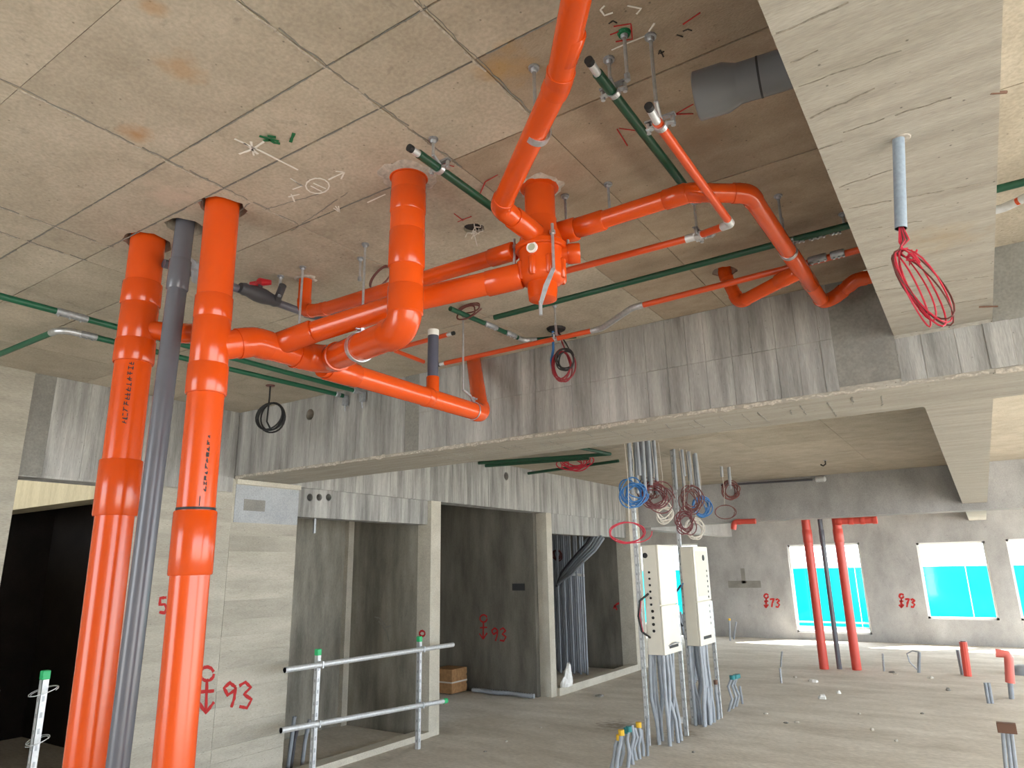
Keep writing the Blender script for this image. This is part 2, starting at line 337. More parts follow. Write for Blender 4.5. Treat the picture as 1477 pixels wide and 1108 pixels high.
def beam(name, a, b, mat, label): return struct(MB().box(a, b).build(name, mat, smooth=False), label)
mid = beam('ceiling_beam', (XL, YB+.004, 2.325), (5.2, 3.86, ZC+.006), M_SOFF, 'wide board-formed concrete beam crossing below the ceiling behind the orange pipes')
rb1 = beam('ceiling_beam', (-.175, -4.2, 2.555), (.185, YB, ZC+.006), M_SOFF, 'near concrete beam overhead with a hanging grey sleeve and red wire coil')
rb2 = beam('ceiling_beam', (-.125, 3.86, 2.325), (.155, YF, ZC+.006), M_SOFF, 'concrete beam running on from the middle beam to the far windows')
farb = beam('ceiling_beam', (-4.85, 11.2, 2.235), (5.2, 11.6, ZC+.006), M_FAR, 'grey concrete beam across the far bay above the red pipes')
lfb = beam('ceiling_beam', (XL-.2, 11.6, 2.20), (XL+.06, YF, ZC+.006), M_FAR, 'short concrete beam running from the far column to the window wall')
for k, (a, b) in enumerate((((1119, 48), (1224, 4)), ((1152, 125), (1300, 72)), ((1216, 190), (1372, 140)), ((1168, 170), (1262, 128)), ((1210, 270), (1300, 240)), ((1225, 300), (1428, 262)), ((1250, 330), (1330, 318)), ((1245, 390), (1300, 378)), ((1262, 420), (1425, 398)), ((1300, 450), (1424, 430)), ((1180, 215), (1215, 204)), ((1140, 90), (1180, 72)))):
    fin(rb1, Z(*a, 2.5555), Z(*b, 2.5555), M_SEAM, k+80, .0012, .004, wob=.003, th=.002)
for k in range(26):
    xx = -2.9+k*.105+random.uniform(-.03, .03); ya = YB+.02+random.uniform(0, .2); fin(mid, (xx, ya, 2.3255), (xx-.02, min(ya+random.uniform(.1, .4), 3.85), 2.3255), M_STRIP, k+100, .002, .006, wob=.004, th=.002)
fin(mid, (XL, YB+.006, 2.333), (1.5, YB+.006, 2.333), M_FIN, 5, .006, .02, (0, -1, 0), .006, .006)
PLK = []
def planks_x(parent, xa, xb, yface, zs, wlo, whi, mat, out=.004):    # vertical boards on a face looking to -Y
    x = xa
    while x < xb-.01:
        wd = random.uniform(wlo, whi); xe = min(x+wd, xb)
        for z0, z1 in zs:
            d = out+random.uniform(-.0025, .002)
            o = MB().box((x+.0008, yface-d+.004, z0+.001), (xe-.0008, yface+.0045, z1-.001)).build('board_imprint', mat, parent, smooth=False); PLK.append((o, x, xe, z0, z1))
        x = xe
def planks_y(parent, ya, yb, xface, zs, wlo, whi, mat, out=.004):    # vertical boards on a face looking to +X
    y = ya
    while y < yb-.01:
        wd = random.uniform(wlo, whi); ye = min(y+wd, yb)
        for z0, z1 in zs:
            d = out+random.uniform(-.0025, .002)
            MB().box((xface-.001, y+.0008, z0+.001), (xface+d, ye-.0008, z1-.001)).build('board_imprint', mat, parent, smooth=False)
        y = ye
planks_x(mid, XL, -3.05, YB, [(2.345, ZC)], .09, .14, M_BEAM)
MB().box((-3.05, YB+.001, 2.345), (-2.93, YB+.0045, ZC)).build('formwork_strip', M_STRIP, mid, smooth=False)
planks_x(mid, -2.93, -.42, YB, [(2.345, 2.59), (2.59, ZC)], .09, .14, M_BEAM)
MB().box((-.42, YB+.001, 2.36), (-.175, YB+.0045, ZC)).build('formwork_strip', M_STRIP, mid, smooth=False)
planks_x(mid, -.175, .6, YB, [(2.345, 2.54)], .09, .16, M_BEAM)
MB().box((.185, YB+.001, 2.54), (.42, YB+.0045, ZC)).build('formwork_strip', M_STRIP, mid, smooth=False)
planks_x(mid, .42, 1.6, YB, [(2.54, ZC)], .09, .14, M_BEAM)
# round hole through the middle beam
hc = Y(447, 598, YB)
cut([o for (o, a, b, z0, z1) in PLK if a-.06 < hc.x < b+.06 and z0-.06 < hc.z < z1+.06]+[mid], MB().cyl(hc+V((0, -.1, 0)), hc+V((0, .3, 0)), .042, 20))

# left wall along Y -------------------------------------------------
def wall_box(name, ya, yb, z0, z1, x_out=XL, mat=M_WALL, th=.16, label=None):
    o = MB().box((x_out-th, ya, z0), (x_out, yb, z1)).build(name, mat, smooth=False); return struct(o, label)
wall_box('wall_left', -4.2, 1.82, -.06, ZC+.006, XL+.012, M_WALL, .2, 'grey concrete wall pier at the far left edge beside the dark doorway')
wl2 = wall_box('wall_left', 1.82, YB, 2.20, ZC+.006, XL-.004, M_BEAM, .2, 'board-marked concrete beam over the dark doorway on the left wall')
MB().box((XL-.004, 1.82, 2.205), (XL, 1.95, ZC)).build('formwork_strip', M_STRIP, wl2, smooth=False)
planks_y(wl2, 1.95, YB-.01, XL-.004, [(2.215, ZC)], .08, .12, M_BEAM)
# wall with the red numerals: horizontal boards
w93 = wall_box('wall_left', 2.56, 3.96, -.06, 2.325, XL-.004, M_WALL, .16, 'pale board-formed wall with red spray numerals behind the orange stacks')
z = 0.0
while z < 2.3:
    hgt = random.uniform(.10, .15); ze = min(z+hgt, 1.98 if z < 1.98 else 2.325)
    seg = [2.56, 3.32, 3.96] if z < 1.98 else [2.56, 3.32]
    for a, b in zip(seg, seg[1:]):
        MB().box((XL-.006, a+.0012, z+.0012), (XL+random.uniform(-.002, .0015), b-.0012, ze-.0012)).build('board_imprint', M_WALL, w93, smooth=False)
    z = ze
MB().box((XL-.006, 3.34, 1.985), (XL+.001, 3.958, 2.28)).build('smooth_patch', M_PATCH, w93, smooth=False)
MB().box((XL-.006, 3.34, 2.285), (XL+.012, 3.97, 2.322)).build('mortar_ledge', M_JAMB, w93, smooth=False)
MB().box((XL-.001, 3.42, 2.08), (XL+.003, 3.62, 2.17)).build('repair_patch', M_STRIP, w93, smooth=False)
# lift openings: upper beam, recessed lintels, jambs
wl3 = wall_box('wall_left', 3.86, 11.2, 2.31, ZC+.006, XL-.004, M_BEAM, .2, 'board-marked beam above the shaft openings in the far bay')
hole2 = X(730, 687, XL)
planks_y(wl3, 3.86, 11.2, XL-.004, [(2.315, ZC)], .10, .15, M_BEAM)
cut([o for o in wl3.children if abs((o.data.vertices[0].co.y+o.data.vertices[6].co.y)/2-hole2.y) < .16]+[wl3], MB().cyl(hole2+V((.1, 0, 0)), hole2-V((.15, 0, 0)), .05, 20))
lint1 = wall_box('wall_left', 3.96, 5.70, 2.06, 2.31, XL-.03, M_BEAM, .17, 'concrete lintel with three round holes over the railed opening')
for px in (447, 460.5, 474): 
    p = X(px, 717.5, XL-.03); cut([lint1], MB().cyl(p+V((.1, 0, 0)), p-V((.3, 0, 0)), .032, 18))
lint3 = wall_box('wall_left', 8.24, 10.70, 2.04, 2.31, XL-.02, M_BEAM, .17, 'concrete lintel over the opening full of grey conduits')
wall_box('wall_left', 5.70, 5.86, -.06, 2.31, XL+.02, M_JAMB, .18, 'slim pale concrete jamb at the end of the railing')
wall_box('wall_left', 8.10, 8.24, -.06, 2.31, XL+.01, M_JAMB, .16, 'slim pale concrete jamb beside the conduit shaft')
struct(MB().box((XL-.2, 10.70, -.06), (XL+.05, 11.12, ZC)).build('wall_left', M_JAMB, smooth=False), 'pale concrete column end past the conduit shaft')
# sills
struct(MB().box((XL-.12, 3.96, -.06), (XL+.03, 5.70, .05)).build('trim_1', M_JAMB, smooth=False), 'low concrete kerb under the railing')
struct(MB().box((XL-.08, 8.24, -.06), (XL+.05, 10.7, .09)).build('trim_2', M_JAMB, smooth=False), 'low concrete kerb in front of the conduit shaft')
# shaft 1 interior, passage, shaft 3 interior
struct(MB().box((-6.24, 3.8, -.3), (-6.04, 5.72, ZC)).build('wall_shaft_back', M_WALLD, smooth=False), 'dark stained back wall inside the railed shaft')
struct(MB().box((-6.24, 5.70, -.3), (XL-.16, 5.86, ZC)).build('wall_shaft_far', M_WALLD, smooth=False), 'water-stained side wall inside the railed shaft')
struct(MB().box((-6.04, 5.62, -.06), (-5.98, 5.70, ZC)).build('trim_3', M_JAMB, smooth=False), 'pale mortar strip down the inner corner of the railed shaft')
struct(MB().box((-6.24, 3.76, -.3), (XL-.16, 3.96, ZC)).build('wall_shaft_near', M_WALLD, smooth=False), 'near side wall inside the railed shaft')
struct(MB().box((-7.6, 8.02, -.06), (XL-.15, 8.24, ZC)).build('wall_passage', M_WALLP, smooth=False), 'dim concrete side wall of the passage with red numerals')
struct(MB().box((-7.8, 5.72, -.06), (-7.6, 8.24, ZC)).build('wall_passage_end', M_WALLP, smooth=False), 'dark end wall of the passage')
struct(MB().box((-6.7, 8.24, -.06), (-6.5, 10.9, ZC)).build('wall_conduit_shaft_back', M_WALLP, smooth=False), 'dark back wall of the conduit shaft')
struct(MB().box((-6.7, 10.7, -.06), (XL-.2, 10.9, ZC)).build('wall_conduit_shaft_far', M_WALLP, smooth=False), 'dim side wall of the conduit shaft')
struct(MB().box((-9, 10.9, -.06), (-6.5, 11.1, ZC)).build('wall_far_left', M_FAR, smooth=False), 'concrete wall closing the far bay on the left')
struct(MB().box((-9.2, 11.0, -.06), (-9, 17, ZC)).build('wall_far_side', M_FAR, smooth=False), 'side wall of the far bay')
# room behind the dark doorway on the left
M_UNLIT = concrete('unlit_room_dark', (.035, .028, .024), (.02, .016, .014), (1, 1, 1), 3, .2, .02, .9, (.3, .7), .2)  # near-black base colour stands in for the unlit room
struct(MB().box((-8.6, 2.6, 2.16), (XL-.2, 2.8, ZC)).build('wall_doorway_lintel', concrete('sun_toned_lintel_concrete', (.62, .54, .36), (.46, .39, .25), (3, 3, .3), 3, .3, 0, .85, (.3, .7), .3), smooth=False), 'concrete lintel with warm sunlight painted in, seen through the dark doorway')  # tan base colour carries the sunlight falling on this lintel
struct(MB().box((-8.6, 3.66, -.06), (XL-.16, 3.75, ZC)).build('wall_doorway_inner', M_UNLIT, smooth=False), 'inner wall behind the doorway, unlit dark painted into its colour')
struct(MB().box((-8.8, 1.4, -.06), (-8.6, 3.8, ZC)).build('wall_doorway_back', M_UNLIT, smooth=False), 'back wall behind the doorway, unlit dark painted into its colour')
struct(MB().box((-8.6, 1.5, -.06), (XL-.188, 1.62, 1.9)).build('wall_doorway_blocker', M_UNLIT, smooth=False), 'added unseen low wall shading the dark room behind the doorway')  # added to shade the room, kept low so skylight reaches the lintel
struct(MB().box((-2.0, -4.4, -.06), (5.2, -4.2, ZC)).build('wall_light_blocker', M_WALL, smooth=False), 'added unseen wall behind the viewer, right part, blocking light')  # added out of view to cut the light from behind
# far wall with windows ---------------------------------------------
WIN = [(-7.2, -5.62, .2, 2.07), (-3.60, -2.14, .14, 1.97), (-1.10, .06, .47, 1.93), (.40, 1.5, .47, 1.95), (2.2, 3.6, .47, 1.95)]
fw_ = MB(); xs = -9
for a, b, z0, z1 in WIN:
    fw_.box((xs, YF, -.06), (a, YF+.16, ZC)); fw_.box((a, YF, -.06), (b, YF+.16, z0)); fw_.box((a, YF, z1), (b, YF+.16, ZC)); xs = b
fw_.box((xs, YF, -.06), (5.2, YF+.16, ZC))
struct(fw_.build('wall_far', M_FAR, smooth=False), 'grey concrete far wall with bright window openings')
GLASS = bpy.data.materials.new('thin_glass'); GLASS.use_nodes = True
gN, gL = nodes_of(GLASS); gb = gN['Principled BSDF']; gN.remove(gb)
tr = gN.new('ShaderNodeBsdfTransparent'); gl = gN.new('ShaderNodeBsdfGlossy'); gl.inputs['Roughness'].default_value = .05; ms = gN.new('ShaderNodeMixShader'); ms.inputs[0].default_value = .04
gL.new(tr.outputs[0], ms.inputs[1]); gL.new(gl.outputs[0], ms.inputs[2]); gL.new(ms.outputs[0], gN['Material Output'].inputs[0])
WL = ['far window glimpsed between the two panel boxes', 'door-height far window behind the standing red pipes', 'far window right of the standing red pipes', 'far window cut by the right edge', 'far window beyond the right edge']
for k, (a, b, z0, z1) in enumerate(WIN):
    e = bpy.data.objects.new('window_%d' % (k+1), None); COL.objects.link(e); e.location = (a, YF, z0); ORG[e] = V((a, YF, z0)); struct(e, WL[k])
    fr = MB()
    for q in (((a, YF+.05, z0), (a+.04, YF+.11, z1)), ((b-.04, YF+.05, z0), (b, YF+.11, z1)), ((a, YF+.05, z1-.04), (b, YF+.11, z1)), ((a, YF+.05, z0), (b, YF+.11, z0+.04))): fr.box(*q)
    fr.build('window_frame', WHITE, e, smooth=False)
    MB().box((a+.04, YF+.075, z0+.04), (b-.04, YF+.08, z1-.04)).build('pane', GLASS, e, smooth=False)
    if k == 1:
        for zz in (.24, .34): MB().box((a+.04, YF+.04, zz), (b-.04, YF+.06, zz+.03)).build('bar', WHITE, e, smooth=False)
# right side: columns and low parapet of the open side, only the left part behind the camera stays open
for k, yy in enumerate((-3.9, 3.3, 11.2)):
    struct(MB().box((4.8, yy, -.06), (5.2, yy+.5, ZC)).build('wall_right', M_WALL, smooth=False), ['column on the open right side behind the viewer', 'column on the open right side at the middle beam', 'column on the open right side of the far bay'][k])
# turquoise hoarding outside, sheet by sheet
xs = -16.
k = 0
th = thing('hoarding', (-16, 20, 0), 'turquoise sheet hoarding standing outside the far windows', 'hoarding')
while xs < 9:
    MB().box((xs, 20+.02*(k % 2), -.06), (xs+1.19, 20.03+.02*(k % 2), 1.44)).build('sheet', TARP, th, smooth=False); xs += 1.2; k += 1
for xs in range(-15, 10, 4): MB().box((xs, 20.06, -.06), (xs+.06, 20.12, 1.5)).build('post', GALVD, th, smooth=False)
# ================================================================== NEAR PIPEWORK
def axis(top, bot):
    top = V(top); bot = V(bot)
    return lambda z: lerp(top, bot, (top.z-z)/(top.z-bot.z))
rtv = V((.834, .551, 0))
holes = []
def ink_text(root, ax, zc, r, length, rows, seed, ang):
    """black printed marking, runs down the pipe as small glyph-like dashes lying on its round surface"""
    rr = random.Random(seed); m = MB(); z = zc
    to_cam = (V((0, 0, 0))-V((ax(zc).x, ax(zc).y, 0))).normalized(); sd = V((-to_cam.y, to_cam.x, 0))
    def pt(zz, off): a = ang+off/r; return ax(zz)+(to_cam*math.cos(a)+sd*math.sin(a))*(r+.0008)
    while z > zc-length:
        h = rr.uniform(.008, .017); k = rr.choice((0, 1, 2, 3))
        segs = [((0, -1), (0, 1)), ((-1, -.9), (1, -.9)), ((-1, .9), (1, .9)), ((-1, 0), (1, 0)), ((0, -.9), (1, .9))]
        for (a0, b0), (a1, b1) in rr.sample(segs, 2+k % 2):
            p = [pt(z-h*.5*(1+a0+(a1-a0)*t), rows*.5*(b0+(b1-b0)*t)) for t in (0, .5, 1)]
            m.ribbon(p, to_cam*math.cos(ang)+sd*math.sin(ang), .0032, .0006)
        z -= h+rr.uniform(.002, .008)
    return m.build('printed_marking', INK, root, smooth=False)

# --- left orange stack
A0 = axis((-2.53, 1.258, 3.0), tuple(V((-2.53, 1.258, 0))+rtv*.026))
s0 = thing('drain_pipe_stack', A0(0), 'leftmost thick orange drain pipe standing floor to ceiling beside the dark doorway', 'pipe', 'orange floor-to-ceiling stacks')
for a, b in ((0, 1.82), (1.97, 2.40), (2.64, 2.99)): MB().cyl(A0(a), A0(b), .0625, 32).build('pipe', ORANGE, s0)
sleeve(s0, A0(1.80), A0(1.997), .071); sleeve(s0, A0(2.361), A0(2.45), .070); sleeve(s0, A0(2.44), A0(2.60), .0665, name='tee'); sleeve(s0, A0(2.59), A0(2.682), .070)
p0 = A0(2.50); pipe_run(s0, [p0, p0+V((.13, .10, -.02)), p0+V((.36, .10, -.06)), V((-2.05, 1.27, 2.41))], .036, R=.06, pname='cross_link', collar=1.06, clen=.4)
ink_text(s0, A0, 2.35, .0625, .22, .016, 3, -.1)
holes.append((A0(ZC), .088))
# --- right orange stack with branch
A1 = axis((-2.06, 1.265, 3.0), tuple(V((-2.06, 1.265, 0))+rtv*.036))
s1 = thing('drain_pipe_stack', A1(0), 'thick orange drain pipe right of the slim grey pipe, branching near the ceiling', 'pipe', 'orange floor-to-ceiling stacks')
for a, b in ((0, 1.61), (1.77, 2.19), (2.49, 2.99)): MB().cyl(A1(a), A1(b), .0575, 32).build('pipe', ORANGE, s1)
sleeve(s1, A1(1.595), A1(1.79), .0645); MB().tube([A1(1.792), A1(1.800)], .059, 32).build('seal_ring', BLACK, s1)
sleeve(s1, A1(2.169), A1(2.272), .0645); sleeve(s1, A1(2.265), A1(2.44), .061, name='tee'); sleeve(s1, A1(2.43), A1(2.515), .0615)
b0 = A1(2.335); b1 = Z(366, 493, 2.385); b2 = Z(468, 522, 2.385)
dirb = (b2-b1).normalized()
pipe_run(s1, [b0, b1, b1+dirb*.12], .05, ORANGE, R=.075, pname='branch_pipe', ename='branch_elbow', collar=1.08, clen=.9)
ink_text(s1, A1, 2.03, .0575, .17, .007, 5, .35)
MB().ribbon([A1(z_)+(V((0, 0, 0))-V((-2.06, 1.265, 0))).normalized()*.049+V((.023, -.0, 0))+V((.012, -.012, 0)) for z_ in (1.83, 1.81, 1.80)], (.6, -.8, 0), .003, .0006).build('printed_marking', INK, s1, smooth=False)
holes.append((A1(ZC), .080))
# --- slim grey pipe
AG = axis((-2.293, 1.269, 3.0), tuple(V((-2.293, 1.269, 0))-rtv*.024))
sg = thing('grey_pipe_stack', AG(0), 'slim slate-grey plastic pipe standing between the two orange stacks', 'pipe')
MB().cyl(AG(0), AG(2.99), .0335, 28).build('pipe', GREY_P, sg)
sleeve(sg, AG(2.60), AG(2.72), .0375, GREY_P, 'coupling')
pipe_run(sg, [AG(2.74), AG(2.74)+V((-.05, .09, 0)), AG(2.74)+V((-.16, .16, 0))], .017, GREY_L, GREY_L, R=.04, pname='stub_pipe', ename='stub_elbow')
holes.append((AG(ZC), .068))

# --- main horizontal run and the drop from the ceiling
AD = axis((-1.383, 1.499, 3.0), (-1.392, 1.503, 2.0))
sm = thing('drain_pipe_drop', AD(2.32), 'short orange drop pipe from the ceiling elbowed into the horizontal run', 'pipe')
n3 = AD(2.325)
mdir = (n3-b2)
mn = [b1+dirb*.10, b2, n3, AD(2.46)]
pipe_run(sm, mn, .0495, R=.075, collar=1.12, clen=.75)
MB().tube([AD(2.37), AD(2.375), AD(2.46), AD(2.463)], [.052, .057, .057, .055], 32).build('coupling', ORANGE_D, sm)
MB().cyl(AD(2.45), AD(2.56), .054, 32).build('pipe', ORANGE, sm)
sleeve(sm, AD(2.53), AD(2.655), .0585); MB().cyl(AD(2.64), AD(2.99), .0565, 32).build('pipe', ORANGE, sm); sleeve(sm, AD(2.72), AD(2.80), .0585)
MB().lathe(AD(2.848), (0, 0, 1), [(0, .061), (.004, .066), (.012, .066)], 32).build('ceiling_collar', ORANGE_D, sm)
wc = lerp(b2, n3, .12)
# wye for the lower branch
br_s = b2+V((-.01, .02, -.015)); br_e = V((-2.075, 2.84, 2.385))
sl = thing('drain_pipe_branch', br_s, 'orange branch pipe running back to the beam with a steel pipe clamp at its end', 'pipe')
top_r = Z(682, 512, ZC+.05)
pipe_run(sl, [br_s-V((.0, .02, 0)), br_e, top_r], .0445, R=.07, collar=1.13, clen=.9)
bd = (br_e-br_s).normalized()
sleeve(sl, br_s+bd*.0, br_s+bd*.16, .0505, name='wye'); sleeve(sl, lerp(br_s, br_e, .56), lerp(br_s, br_e, .60), .0475)
vb = lerp(br_s, br_e, .66); vb = V((vb.x, vb.y, 0))
# position of the stub on the branch that shows at pixel 622
best = min((i/200 for i in range(201)), key=lambda t: abs((lambda p: 738.5+F_PX*(p-ORI).dot(_rt)/(p-ORI).dot(_fw))(lerp(br_s, br_e, t))-624))
vb = lerp(br_s, br_e, best)
MB().lathe(vb, (0, 0, 1), [(0, .031), (.105, .031), (.108, .029)], 24).build('stub_socket', ORANGE_D, sl)
vt = thing('vent_stub_pipe', vb+V((0, 0, .10)), 'short dark grey vent pipe with a white rim standing on the orange branch', 'pipe')
MB().lathe(vb+V((0, 0, .10)), (0, 0, 1), [(0, .0265), (.215, .0265)], 24).build('pipe', plain('indigo_grey_pvc', (.075, .08, .115), .35), vt)
MB().lathe(vb+V((0, 0, .314)), (0, 0, 1), [(0, .0275), (.03, .0275), (.031, .022), (.006, .022)], 24, caps=False).build('rim', WHITE, vt)

# --- second run from the trap to the main
sn = thing('drain_pipe_run', Z(600, 432, 2.49), 'long orange pipe running left from the trap behind the drop pipe', 'pipe')
q = [Z(752, 398, 2.53), Z(600, 432, 2.49), Z(440, 483, 2.43), Z(392, 500, 2.39)]
for a, b in zip(q, q[1:]): MB().cyl(a, b, .0395, 26).build('pipe', ORANGE, sn)
sleeve(sn, Z(702, 410, 2.517), q[0], .0435); sleeve(sn, Z(452, 478, 2.435), Z(395, 499, 2.392), .043, name='wye')
# --- back pipe from ceiling to trap
hb = Z(441, 402, ZC); kb = V((hb.x, hb.y, 2.70))
sb = thing('drain_pipe_run', hb, 'thinner orange pipe dropping from the ceiling behind and running right to the trap', 'pipe')
e_ = Z(742, 362, 2.63)
k2 = Z(468, 446, 2.68)
pipe_run(sb, [hb+V((0, 0, .1)), kb, k2, e_], .0285, R=.05, collar=1.08, clen=.5)
sleeve(sb, lerp(k2, e_, .9), e_, .0325)
# --- trap
TX = V((-1.065, 1.805, 0))
def T(z_): return V((TX.x, TX.y, z_))
tr_ = thing('drain_trap', T(2.43), 'round orange multi-inlet trap hanging from the ceiling with a round sticker', 'pipe fitting')
MB().lathe(T(2.70), (0, 0, 1), [(0, .052), (.28, .052)], 32).build('neck', ORANGE, tr_)
MB().lathe(T(2.846), (0, 0, 1), [(0, .058), (.003, .066), (.012, .066)], 32).build('ceiling_collar', ORANGE_D, tr_)
MB().lathe(T(2.63), (0, 0, 1), [(0, .070), (.01, .078), (.03, .072), (.06, .060), (.085, .055), (.10, .0555)], 32).build('upper_shell', ORANGE_D, tr_)
MB().lathe(T(2.612), (0, 0, 1), [(0, .084), (.004, .088), (.018, .088), (.022, .084)], 32).build('flange', ORANGE_D, tr_)
tc0 = (V((0, 0, 0))-TX).normalized()
body = MB().lathe(T(2.47), (0, 0, 1), [(.025, .045), (.030, .060), (.038, .072), (.05, .077), (.09, .077), (.11, .073), (.145, .076)], 32).build('lower_shell', ORANGE, tr_)
for k in range(8):
    a = k*math.pi/4+math.atan2(tc0.y, tc0.x)+.35; c = T(0)+V((math.cos(a)*.072, math.sin(a)*.072, 0))
    MB().tube([c+V((0, 0, 2.507)), c+V((0, 0, 2.517)), c+V((0, 0, 2.568)), c+V((0, 0, 2.574))], [.008, .014, .014, .008], 10).build('rib', ORANGE_D, body)
MB().lathe(T(2.425), (0, 0, 1), [(.015, .036), (.019, .046), (.045, .049), (.085, .050)], 28).build('cup', ORANGE_D, tr_)
tc = (V((0, 0, 0))-TX).normalized(); ts = V((-tc.y, tc.x, 0))
def onb(ang, r_, z_): return T(z_)+(tc*math.cos(ang)+ts*math.sin(ang))*r_
st = MB(); cc = onb(-.40, .079, 2.598); nn_ = (tc*math.cos(-.40)+ts*math.sin(-.40)); su = V((-nn_.y, nn_.x, 0))
st.tube([cc-nn_*.012, cc+nn_*.0015], .0185, 22); stk = st.build('sticker', WHITE, tr_)
MB().tube([cc+nn_*.0014, cc+nn_*.0019], .0125, 16).build('sticker_emblem', plain('grey_green_print', (.35, .40, .30), .6), stk)
for ang in (.42, 1.75, -1.72):
    p = onb(ang, .092, 0)
    blt = MB().cyl(p+V((0, 0, 2.57)), p+V((0, 0, 2.672)), .0052, 10).build('bolt', GALV, tr_)
    MB().tube([p+V((0, 0, 2.636)), p+V((0, 0, 2.648))], .010, 6).build('nut', GALV, blt)
p = onb(.42, .092, 0)
MB().cyl(p+V((0, 0, 2.515)), p+V((0, 0, 2.60)), .005, 10).build('strap_rod', GALV, tr_)
pl = [p+V((0, 0, 2.515)), onb(.15, .075, 2.46), onb(-.15, .055, 2.405)]
MB().ribbon(pl, tc, .015, .004).build('strap', GALVD, tr_, smooth=False)
MB().tube([pl[2]+V((0, 0, .012)), pl[2]-V((0, 0, .035))], .006, 10).build('strap_bolt', GALV, tr_)
pipe_run(tr_, [T(2.60), T(2.60)+V((.10, .05, 0))], .030, pname='capped_inlet'); sleeve(tr_, T(2.60)+V((.078, .039, 0)), T(2.60)+V((.115, .058, 0)), .034, name='inlet_cap')

# --- diagonal pipe coming over the viewer
sd_ = thing('drain_pipe_run', Z(775, 190, 2.66), 'orange pipe descending from the top edge into the upper side of the trap', 'pipe')
dn = [Z(850, -90, 2.665), Z(806, 118, 2.665), Z(721, 299, 2.66), Z(772, 338, 2.655), T(2.655)+V((-.03, -.02, 0))]
sleeve(sd_, lerp(dn[2], dn[3], .35), dn[3]+(dn[3]-dn[2])*.25, .036, name='socket')
pipe_run(sd_, dn, .0305, R=.05, collar=1.09, clen=1.0)
sleeve(sd_, Z(826, 45, 2.665), Z(814, 85, 2.665), .0305)
# --- right inlet run
sr = thing('drain_pipe_run', Z(900, 305, 2.70), 'orange pipe leaving the trap to the right, then bending back towards the beam', 'pipe')
rn = [Z(792, 342, 2.70), Z(992, 278, 2.70), Z(1080, 279, 2.70), Z(1190, 441, 2.70)]
rn2 = [Z(1190, 441, 2.70), Z(1234, 404, 2.765), Z(1234, 404, 2.765)+V((.09, .012, .004))]
pipe_run(sr, rn+[rn2[1], rn2[2]], .0292, R=.055, collar=1.09, clen=.8)
sleeve(sr, Z(806, 337, 2.70), Z(832, 330, 2.70), .0400); sleeve(sr, Z(832, 329, 2.70), Z(872, 317, 2.70), .0345); sleeve(sr, Z(958, 289, 2.70), Z(992, 278, 2.70), .0325)
sleeve(sr, Z(1140, 367, 2.70), Z(1170, 411, 2.70), .0315, name='wye')
sy = thing('drain_pipe_branch', Z(1068, 436, 2.70), 'short orange branch hooking up into the ceiling near the beam', 'pipe')
hy = Z(1045, 392, ZC)
pipe_run(sy, [Z(1154, 391, 2.70), Z(1066, 437, 2.695), Z(1046, 397, 2.84), hy+V((0, 0, .08))], .0275, R=.04, collar=1.09, clen=.5)
sleeve(sy, Z(1150, 393, 2.70), Z(1122, 407, 2.70), .0315, name='socket')
holes.append((hy, .055))

# --- big grey socketed pipe beside the near beam
gg = thing('grey_socket_pipe', (-.41, 1.455, 2.70), 'thick dark grey plastic pipe with an open flared socket beside the near beam', 'pipe')
ga = V((-.405, 1.452, 2.700)); gd = (V((-.19, 1.478, 2.70))-ga).normalized()
MB().tube([ga, ga+gd*.003, ga+gd*.07, ga+gd*.095, ga+gd*.10, ga+gd*.225], [.056, .0585, .0585, .049, .047, .047], 36, caps=False).build('socket', GREY_B, gg)
MB().tube([ga+gd*.001, ga+gd*.076], [.0555, .050], 36, caps=False).build('socket_lining', GREY_B, gg)
MB().tube([ga+gd*.145, ga+gd*.150], .0478, 36).build('seam_ring', BLACK, gg)
MB().cyl(ga+gd*.074, ga+gd*.076, .0505, 30).build('inner_wall', BLACK, gg)

# --- ceiling holes
wire_hole = Z(683, 330, ZC); holes.append((wire_hole, .040))
for h, r_ in holes:
    objs = [o for (o, a, b, c, d) in PAN if a-r_ < h.x < b+r_ and c-r_ < h.y < d+r_]
    rr = random.Random(int(h.x*1000)); m = MB(); k = 22
    ringv = [(math.cos(2*math.pi*i/k), math.sin(2*math.pi*i/k), rr.uniform(.92, 1.08)) for i in range(k)]
    n0 = len(m.v)
    for zz in (ZC-.05, ZC+.215): m.v += [V((h.x+c_*r_*j_, h.y+s_*r_*j_, zz)) for c_, s_, j_ in ringv]
    m.f += [[i, (i+1) % k, k+(i+1) % k, k+i] for i in range(k)]+[list(range(k))[::-1], [k+i for i in range(k)]]
    cut(objs+[slab], m)
for k, (c, r_) in enumerate(((AD(ZC), .10), (T(ZC), .085), (hb, .05))):
    m = MB(); rr = random.Random(k); n = 26
    prof = [(r_*rr.uniform(.85, 1.12)) for _ in range(n)]
    m.v = [V((c.x+math.cos(i*6.2832/n)*prof[i], c.y+math.sin(i*6.2832/n)*prof[i], ZC+.002)) for i in range(n)]+[V((c.x+math.cos(i*6.2832/n)*prof[i]*.8, c.y+math.sin(i*6.2832/n)*prof[i]*.8, ZC-.007)) for i in range(n)]
    m.f = [[i, (i+1) % n, n+(i+1) % n, n+i] for i in range(n)]+[[n+i for i in range(n)]]
    m.build('mortar_collar', MORTAR, slab)

